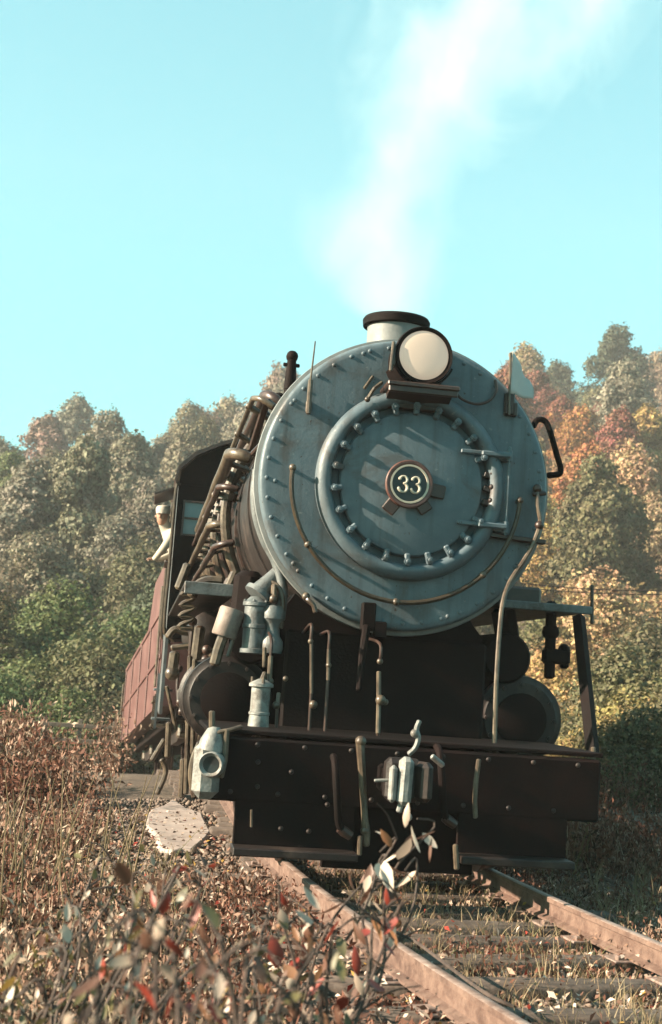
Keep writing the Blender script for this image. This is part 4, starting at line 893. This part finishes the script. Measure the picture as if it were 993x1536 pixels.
V,F,rd = weed_field(220, (.95,1.8), (-3.5,2.0), (.05,.2), 26, (.007,.02), 40); o = mesh_np('weeds',V,F,WEED,rd); tag(o,'low dry weeds along the outside of the far rail',None,None,'stuff')
V,F,rd = weed_field(260, (-.62,.62), (-4.4,1.0), (.03,.14), 27, (.007,.02), 30); o = mesh_np('weeds',V,F,WEED,rd); tag(o,'sparse dry weeds growing up between the ties',None,None,'stuff')
def blades(n, cx, cy, sx, sy, hr, seed, w=.004, clump=9, mask=None):
    rng = np.random.default_rng(seed); nc = max(1,n//clump)
    X = rng.uniform(cx-sx,cx+sx,nc); Y = rng.uniform(cy-sy,cy+sy,nc); ch = rng.uniform(.5,1.,nc)
    if mask is not None:
        k = mask(X,Y); X,Y,ch = X[k],Y[k],ch[k]; nc = len(X)
    x = np.repeat(X,clump)+rng.normal(size=nc*clump)*.035; y = np.repeat(Y,clump)+rng.normal(size=nc*clump)*.035
    n = nc*clump; h = rng.uniform(hr[0],hr[1],n)*np.repeat(ch,clump); z = ground_z(x,y)-.01
    d = rng.normal(size=(n,2))*.33; a = rng.uniform(0,np.pi,n); wv = np.stack([np.cos(a)*w,np.sin(a)*w,np.zeros(n)],1)
    L = []
    for t,ww in ((0,1),(.4,.85),(.75,.55),(1,.08)):
        c = np.stack([x+d[:,0]*h*t*t, y+d[:,1]*h*t*t, z+h*t*(1-.12*t)],1); L += [c-wv*ww, c+wv*ww]
    V = np.stack(L,1).reshape(-1,3); b = np.arange(n)[:,None]*8
    F = np.concatenate([b+np.array([[2*k,2*k+1,2*k+3,2*k+2]]) for k in range(3)])
    return V,F,np.tile(np.repeat(rng.uniform(0,1,nc),clump)*.55+rng.uniform(0,.45,n),3)
V,F,rd = blades(6200,.2,-1.8,1.1,2.6,(.07,.24),31,.003,mask=lambda X,Y: in_track(X,Y,.66)); o = mesh_np('grass',V,F,STRAW,rd); tag(o,'straw coloured grass growing between the rails',None,None,'stuff')
V,F,rd = blades(1300,-2.5,-1.0,1.1,3.4,(.12,.45),32,.0035); o = mesh_np('grass',V,F,STRAW,rd); tag(o,'tall straw grass on the bank beside the rail',None,None,'stuff')
V,F,rd = blades(900,1.75,-1.6,.55,1.7,(.10,.32),35,.0032); o = mesh_np('grass',V,F,STRAW,rd); tag(o,'dry grass tufts along the outside of the far rail',None,None,'stuff')
V,F,rd = blades(1500,2.6,0,1.2,4,(.12,.4),33,.004); o = mesh_np('grass',V,F,STRAW,rd); tag(o,'shaded straw grass beyond the far rail',None,None,'stuff')
# tall stalks standing on the left bank
rs = random.Random(41)
mb = MB()
for k in range(46):
    x = -2.35+rs.gauss(0,.33); y = -.8+rs.gauss(0,1.0); z = float(ground_z(x,y)); h = rs.uniform(.35,.95); a = rs.uniform(-.3,.3); b_ = rs.uniform(-.3,.3)
    mb.tube([(x,y,z),(x+a*h*.4,y+b_*h*.4,z+h*.5),(x+a*h,y+b_*h,z+h)],[.006,.005,.002],5)
o = mb.build('stalks', STRAW); tag(o,'tall dead stalks leaning on the bank of dry weeds',None,None,'stuff')
# ballast
rng = np.random.default_rng(51); n = 15000
y = rng.uniform(-4.6,6,n); x = np.vectorize(track_x)(y)+rng.uniform(-2.1,2.1,n)
s = rng.uniform(.014,.042,n); base = np.array([[1,0,0],[-1,0,0],[0,1,0],[0,-1,0],[0,0,1],[0,0,-1.]])
Vt = base[None]*rng.uniform(.55,1.25,(n,6,1))*s[:,None,None]+rng.normal(size=(n,6,3))*s[:,None,None]*.22
a = rng.uniform(0,6.28,n); ca,sa = np.cos(a),np.sin(a); Vx = Vt[...,0]*ca[:,None]-Vt[...,1]*sa[:,None]; Vy = Vt[...,0]*sa[:,None]+Vt[...,1]*ca[:,None]
Vt = np.stack([Vx+x[:,None],Vy+y[:,None],Vt[...,2]*.8+(ground_z(x,y)+s*.25)[:,None]],-1)
tri = np.array([[0,2,4],[2,1,4],[1,3,4],[3,0,4],[2,0,5],[1,2,5],[3,1,5],[0,3,5]])
F = (np.arange(n)[:,None,None]*6+tri[None]).reshape(-1,3)
o = mesh_np('ballast', Vt.reshape(-1,3), F, STONE); tag(o,'dusty brown ballast stones around the ties',None,None,'stuff')
# fallen leaves
rng = np.random.default_rng(61); n = 14000
y = -4.6+rng.uniform(0,1,n)**1.3*9; x = np.vectorize(track_x)(y)+np.where(rng.uniform(0,1,n)<.6, rng.uniform(-3.2,-.6,n), rng.uniform(-.8,2.6,n))
P = np.stack([x,y,ground_z(x,y)+rng.uniform(.01,.06,n)],1); N = rng.normal(size=(n,3))*.55+np.array([0,0,1.])
V,F = quads(P,N,rng.uniform(.010,.028,n),rng,.6); o = mesh_np('fallen_leaves',V,F,FALLEN,rng.uniform(0,1,n)); tag(o,'brown and pale fallen leaves littering the ballast',None,None,'stuff')
n = 2600; y = rng.uniform(-5.4,-.5,n); x = np.vectorize(track_x)(y)+np.where(rng.uniform(0,1,n)<.8, rng.uniform(-3.0,-.8,n), rng.uniform(-.8,1.4,n))
P = np.stack([x,y,ground_z(x,y)+rng.uniform(.02,.14,n)],1); N = rng.normal(size=(n,3))*.9+np.array([-.2,-.2,.9])
V,F = quads(P,N,rng.uniform(.013,.03,n),rng,.5); o = mesh_np('fallen_leaves',V,F,FALLEN,rng.uniform(0,1,n)); tag(o,'larger curled dry leaves caught in the weeds beside the rail',None,None,'stuff')
# flat pale irregular slab beside the cylinders
sl = [(-1.283,5.646,-0.168),(-1.055,4.477,-0.168),(-0.993,2.851,-0.168),(-1.155,1.883,-0.168),(-1.387,1.319,-0.168),(-1.516,1.818,-0.168),(-1.634,3.930,-0.168)]
rk = random.Random(8); sl2 = []
for i_ in range(len(sl)):
    a_, b_ = Vector(sl[i_]), Vector(sl[(i_+1) % len(sl)])
    for t_ in (0,.3,.62): sl2.append(a_.lerp(b_,t_)+Vector((rk.uniform(-.03,.03),rk.uniform(-.12,.12),0)))
mb = MB().prism([p+Vector((0,0,-.3)) for p in sl2],(0,0,.30)); o = mb.build('pale_slab', SLAB, None, ang=20); tag(o,'pale pinkish slab lying beside the cylinder','slab')
bv_ = o.modifiers.new('bev','BEVEL'); bv_.width=.03; bv_.segments=2

# ------------------------------------------------------------------ brambles in front of the engine
m, n, b = new_mat('bramble_blade'); BL = m
oi = n.nodes.new('ShaderNodeObjectInfo'); b.inputs['Roughness'].default_value=.5; n.links.new(oi.outputs['Color'], b.inputs['Base Color'])
tr = n.nodes.new('ShaderNodeBsdfTranslucent'); n.links.new(oi.outputs['Color'], tr.inputs[0]); ms = n.nodes.new('ShaderNodeMixShader'); ms.inputs[0].default_value=.25
n.links.new(b.outputs[0], ms.inputs[1]); n.links.new(tr.outputs[0], ms.inputs[2]); n.links.new(ms.outputs[0], n.nodes['Material Output'].inputs[0])
lm = []
for k in range(4):
    mb = MB(); wv = (.42,.56,.50,.36)[k]; cv = (.15,.35,-.25,.45)[k]
    rows = [(0,.02),(.15,.6),(.4,1.),(.7,.75),(.9,.3),(1.,.02)]; vv=[]; ff=[]
    for t,w in rows: z = cv*t*t; vv += [(-wv*w*.5,t,z+.07*w),(0,t,z),(wv*w*.5,t,z+.07*w)]
    for i in range(5): ff += [(3*i,3*i+1,3*i+4,3*i+3),(3*i+1,3*i+2,3*i+5,3*i+4)]
    mb.add(vv,ff); o = mb.build('leaf', BL, ang=80); lm.append(o.data); bpy.data.objects.remove(o)
BCOL = [(.82,.68,.56),(.64,.49,.39),(.34,.05,.03),(.50,.07,.035),(.34,.16,.08),(.19,.16,.06),(.15,.13,.06),(.46,.28,.07),(.19,.09,.06),(.52,.41,.31)]
def bramble(base, tips, label, seed, nleaf=9, lsize=(.04,.08), colw=None, group=None):
    r = random.Random(seed); e = empty('bramble', base); tag(e, label, 'bramble', group)
    for tip in tips:
        tip = Vector(tip)-Vector(base); st_ = Vector((r.uniform(-.06,.06),r.uniform(-.06,.06),-.05))
        W_ = lambda q: Vector((r.uniform(-q,q),r.uniform(-q,q),r.uniform(-q*.4,q)))
        P = smooth_path([st_,st_.lerp(tip,.25)+W_(.08),st_.lerp(tip,.5)+W_(.10),st_.lerp(tip,.78)+W_(.07),tip,tip+W_(.08)-Vector((0,0,.05))],4); rr = [.008-.005*k/(len(P)-1) for k in range(len(P))]
        MB().tube(P, rr, 6).build('stem', TWIG, e)
        for q in range(3):
            i0 = r.randrange(4, len(P)-2); a_ = P[i0]; d_ = Vector((r.uniform(-.16,.16),r.uniform(-.16,.16),r.uniform(.0,.14)))
            MB().tube(smooth_path([a_,a_+d_*.5+Vector((0,0,.02)),a_+d_],3),[.004,.004,.0035,.003,.0025,.002,.0015],5).build('twig', TWIG, e)
        for k in range(nleaf):
            i = int(len(P)*(.3+.7*(k+r.random())/nleaf)); i = min(i,len(P)-1)
            lo = bpy.data.objects.new('leaf', lm[r.randrange(4)]); col.objects.link(lo); lo.parent = e
            lo.location = P[i]+Vector((r.gauss(0,.035),r.gauss(0,.035),r.gauss(0,.03))); lo.rotation_euler = (r.choice((-1,1))*r.uniform(.45,1.35), r.uniform(-.6,.6), r.uniform(0,6.28)); s = r.uniform(*lsize)*.8; lo.scale = (s,s,s)
            c = r.choice(colw or BCOL); j = r.uniform(.85,1.12); lo.color = (c[0]*j*.55,c[1]*j*.55,c[2]*j*.55,1)
pale = [BCOL[0],BCOL[1],BCOL[9],BCOL[4],BCOL[6],BCOL[8],BCOL[8],BCOL[2]]; redd = [BCOL[2],BCOL[2],BCOL[8],BCOL[8],BCOL[8],BCOL[0],BCOL[1],BCOL[4],BCOL[4],BCOL[5]]
def G(x,y): return (x,y,float(ground_z(x,y)))
bramble(G(-1.25,-5.0), [(-0.979,-4.900,0.600),(-0.856,-4.800,0.739),(-0.704,-4.700,0.776),(-0.782,-4.800,0.672),(-0.928,-4.900,0.679)], 'leafy branch with pale leaves arching in front of the coupler', 1, 8, (.085,.13), [BCOL[0],BCOL[0],BCOL[1],BCOL[4],BCOL[8],BCOL[8]])
bramble(G(-1.30,-5.6), [(-1.183,-5.600,0.587),(-1.048,-5.500,0.580),(-1.229,-5.600,0.509),(-0.954,-5.400,0.623),(-1.330,-5.600,0.612)], 'low bramble with dark red leaves lying over the rail', 2, 14, (.06,.11), [BCOL[2],BCOL[2],BCOL[8],BCOL[8],BCOL[1],BCOL[4],BCOL[6]])
bramble(G(-1.83,-7.2), [(-1.737,-7.100,0.776),(-1.673,-7.000,0.813),(-1.785,-7.200,0.746),(-1.626,-7.100,0.749),(-1.709,-7.000,0.833)], 'tall bramble with broad dull leaves rising from the bank', 9, 13, (.045,.08), [BCOL[6],BCOL[5],BCOL[2],BCOL[1],BCOL[8],BCOL[9],BCOL[8],BCOL[4]])
bramble(G(-1.60,-7.0), [(-1.481,-7.000,0.710),(-1.534,-6.900,0.753),(-1.398,-6.900,0.712),(-1.585,-6.900,0.786)], 'bramble with dark stems and few red leaves in front of the rail', 10, 7, (.04,.075), [BCOL[2],BCOL[8],BCOL[8],BCOL[5]])
bramble(G(-1.85,-5.6), [(-1.660,-5.600,0.615),(-1.544,-5.400,0.642),(-1.716,-5.700,0.544),(-1.607,-5.400,0.695)], 'bramble with pale curled leaves on the bank, red leaves among them', 3, 20, (.035,.075), pale+redd[:3])
bramble(G(-1.80,-6.1), [(-1.674,-6.100,0.518),(-1.757,-6.200,0.596),(-1.578,-6.000,0.546),(-1.796,-6.100,0.498),(-1.513,-6.100,0.463)], 'bramble with orange and red leaves low on the bank', 4, 20, (.03,.065), redd+[BCOL[7],BCOL[5]])
bramble(G(-2.15,-6.0), [(-1.941,-6.000,0.500),(-1.884,-6.000,0.564),(-1.981,-5.900,0.587),(-1.844,-5.900,0.594),(-1.991,-6.100,0.461)], 'bramble with yellow and olive leaves at the edge of the bank', 5, 18, (.03,.065), [BCOL[7],BCOL[5],BCOL[0],BCOL[8],BCOL[6]])
bramble(G(-1.55,-5.6), [(-1.443,-5.500,0.498),(-1.344,-5.400,0.557),(-1.391,-5.600,0.449),(-1.505,-5.700,0.433)], 'bramble with brown and pale leaves beside the rail', 6, 20, (.03,.065), [BCOL[8],BCOL[4],BCOL[1],BCOL[6],BCOL[2]])
bramble(G(-2.0,-5.0), [(-1.793,-4.900,0.529),(-1.890,-5.000,0.479),(-1.734,-4.800,0.580),(-1.849,-4.700,0.603)], 'thin bramble with small greenish leaves among the stalks', 7, 16, (.03,.06), [BCOL[6],BCOL[9],BCOL[5],BCOL[8],BCOL[1]])
bramble(G(-1.45,-6.2), [(-1.374,-6.100,0.514),(-1.292,-6.100,0.487),(-1.444,-6.200,0.498)], 'bramble with olive and brown leaves beside the crooked branch', 8, 18, (.03,.06), [BCOL[5],BCOL[4],BCOL[8],BCOL[1],BCOL[7]])
# dark fallen branches across the ballast
for k,(P,r) in enumerate((([(-1.237,-3.570,-0.100),(-1.188,-3.395,0.000),(-1.047,-2.698,-0.050),(-0.857,-2.981,0.000)],.012),([(-0.446,-2.721,0.060),(-0.317,-2.714,0.010),(-0.322,-3.225,0.040),(-0.278,-3.617,0.030),(-0.297,-4.070,0.070),(-0.222,-4.143,0.050)],.008),([(-1.150,-3.156,-0.050),(-1.088,-3.489,-0.100),(-1.049,-3.680,-0.120)],.010))):
    o = MB().tube(smooth_path(P,6),r,6).build('fallen_branch', TWIG); tag(o, ('crooked dark branch lying on the leaf litter','long thin branch lying along the rail','short dark twig beside the crooked branch')[k], 'branch')

# ------------------------------------------------------------------ fence and wire beyond the line
fe = empty('fence', (view_x(23,60),23,float(ground_z(view_x(23,60),23)))); tag(fe,'old two-rail wooden fence half hidden by green bushes','fence'); fl_ = Vector(fe.location)
xa, xb = view_x(23,-60), view_x(23,200)
for k in range(6):
    xx = xa+(xb-xa)*k/5; MB().box((xx-fl_.x,0,.75),(.10,.10,1.7),bev=.01).build('post', POSTW, fe)
for zz in (1.45,1.1): MB().box(((xa+xb)/2-fl_.x,-.08,zz),(xb-xa,.04,.10),bev=.01).build('fence_rail', POSTW, fe)
wy = 30.; wp = empty('utility_line', (view_x(wy,1040),wy,float(ground_z(view_x(wy,1040),wy)))); tag(wp,'thin overhead wire on wooden poles crossing behind the bushes','wire line')
x0_, x1_ = view_x(wy,640)-wp.location.x, 0; hz = Vector((11.951,30.000,4.547)).z-wp.location.z
for xx in (x0_,x1_): MB().tube([(xx,0,-.3),(xx,0,hz+.3)],[.12,.09],8).build('pole', POSTW, wp)
for k, dz in ((0,0),(1,-.12)):
    MB().tube([(x0_+(x1_-x0_)*t,-.12,hz+dz-.25*4*t*(1-t)+.25) for t in np.linspace(0,1,12)],.018,5).build('wire', PIPED, wp)

# ------------------------------------------------------------------ thin haze over the valley
HAZE = .00055
if HAZE:
    m = bpy.data.materials.new('haze_air'); m.use_nodes = True; n = m.node_tree; n.nodes.clear()
    out = n.nodes.new('ShaderNodeOutputMaterial'); pv = n.nodes.new('ShaderNodeVolumePrincipled'); n.links.new(pv.outputs[0], out.inputs['Volume'])
    pv.inputs['Color'].default_value=(.92,.93,.93,1); pv.inputs['Density'].default_value = HAZE
    o = MB().box((0,60,42),(420,320,92)).build('haze', m, None, smooth=False); o['kind'] = 'stuff'; o['label'] = 'thin autumn haze in the air over the valley'
# ------------------------------------------------------------------ smoke from the stack
sx0,sx1,sy0,sy1,sz0,sz1 = -1.6,3.2,.4,4.6,4.19,9.0
mb = MB().box(((sx0+sx1)/2,(sy0+sy1)/2,(sz0+sz1)/2),(sx1-sx0,sy1-sy0,sz1-sz0))
m = bpy.data.materials.new('smoke'); m.use_nodes = True; n = m.node_tree; n.nodes.clear()
out = n.nodes.new('ShaderNodeOutputMaterial'); pv = n.nodes.new('ShaderNodeVolumePrincipled'); n.links.new(pv.outputs[0], out.inputs['Volume'])
pv.inputs['Color'].default_value=(.88,.97,1,1); pv.inputs['Anisotropy'].default_value=.25
tc = n.nodes.new('ShaderNodeTexCoord'); sep = n.nodes.new('ShaderNodeSeparateXYZ'); n.links.new(tc.outputs['Object'], sep.inputs[0])
def math_(op, a, b=None):
    k = n.nodes.new('ShaderNodeMath'); k.operation = op
    for i, q in enumerate((a,b)):
        if q is None: continue
        if isinstance(q,(int,float)): k.inputs[i].default_value = q
        else: n.links.new(q, k.inputs[i])
    return k.outputs[0]
zt_ = n.nodes.new('ShaderNodeMapRange'); zt_.inputs[1].default_value=sz0; zt_.inputs[2].default_value=sz1; n.links.new(sep.outputs[2], zt_.inputs[0])
def curve(pts, lo, hi):
    fc = n.nodes.new('ShaderNodeFloatCurve'); c = fc.mapping.curves[0]
    for i,(a,v) in enumerate(pts):
        v = (v-lo)/(hi-lo)
        if i == 0: c.points[0].location=(a,v)
        elif i == len(pts)-1: c.points[-1].location=(a,v)
        else: c.points.new(a,v)
    fc.mapping.update(); n.links.new(zt_.outputs[0], fc.inputs[1])
    return math_('ADD', math_('MULTIPLY', fc.outputs[0], hi-lo), lo)
def tz(z): return (z-sz0)/(sz1-sz0)
xc = curve([(0,.02),(tz(4.55),-.12),(tz(5.1),-.05),(tz(5.9),.33),(tz(6.6),.42),(tz(7.1),.95),(1,1.8)], -1, 2)
rc_ = curve([(0,.22),(tz(4.5),.40),(tz(5.1),.62),(tz(5.9),.74),(tz(6.5),.95),(tz(7.1),1.5),(1,1.9)], 0, 2)
yc_ = curve([(0,1.0),(.3,1.35),(1,2.6)], 0, 4)
nz1 = n.nodes.new('ShaderNodeTexNoise'); nz1.inputs['Scale'].default_value=1.15; nz1.inputs['Detail'].default_value=5; nz1.inputs['Roughness'].default_value=.55; nz1.inputs['Distortion'].default_value=.6
mp = n.nodes.new('ShaderNodeMapping'); mp.inputs['Location'].default_value=(3.1,0,1.7); mp.inputs['Scale'].default_value=(1.2,1.,.75); n.links.new(tc.outputs['Object'], mp.inputs[0]); n.links.new(mp.outputs[0], nz1.inputs['Vector'])
dx = math_('DIVIDE', math_('SUBTRACT', sep.outputs[0], xc), rc_); dy = math_('DIVIDE', math_('SUBTRACT', sep.outputs[1], yc_), rc_)
dist = math_('SQRT', math_('ADD', math_('MULTIPLY',dx,dx), math_('MULTIPLY',dy,dy)))
dn = math_('SUBTRACT', 1.0, dist); lowb = n.nodes.new('ShaderNodeMapRange'); lowb.inputs[1].default_value=.22; lowb.inputs[2].default_value=.0; lowb.inputs[4].default_value=1.3; n.links.new(zt_.outputs[0], lowb.inputs[0])
dn = math_('ADD', math_('ADD', dn, lowb.outputs[0]), math_('MULTIPLY', math_('SUBTRACT', nz1.outputs['Fac'], .56), 4.2))
edge = n.nodes.new('ShaderNodeMapRange'); edge.inputs[1].default_value=1.0; edge.inputs[2].default_value=.93; edge.inputs[3].default_value=0; edge.inputs[4].default_value=1; n.links.new(zt_.outputs[0], edge.inputs[0])
thin = n.nodes.new('ShaderNodeMapRange'); thin.inputs[1].default_value=.25; thin.inputs[2].default_value=.75; thin.inputs[3].default_value=.46; thin.inputs[4].default_value=.30; n.links.new(zt_.outputs[0], thin.inputs[0])
dn = math_('MULTIPLY', math_('MULTIPLY', math_('MAXIMUM', dn, 0), edge.outputs[0]), thin.outputs[0])
fall = n.nodes.new('ShaderNodeMapRange'); fall.inputs[1].default_value=1.45; fall.inputs[2].default_value=.9; n.links.new(dist, fall.inputs[0])
n.links.new(math_('MULTIPLY', dn, fall.outputs[0]), pv.inputs['Density'])
o = mb.build('smoke', m, None, smooth=False); tag(o, 'white smoke and steam drifting up from the smokestack', None, None, 'stuff')
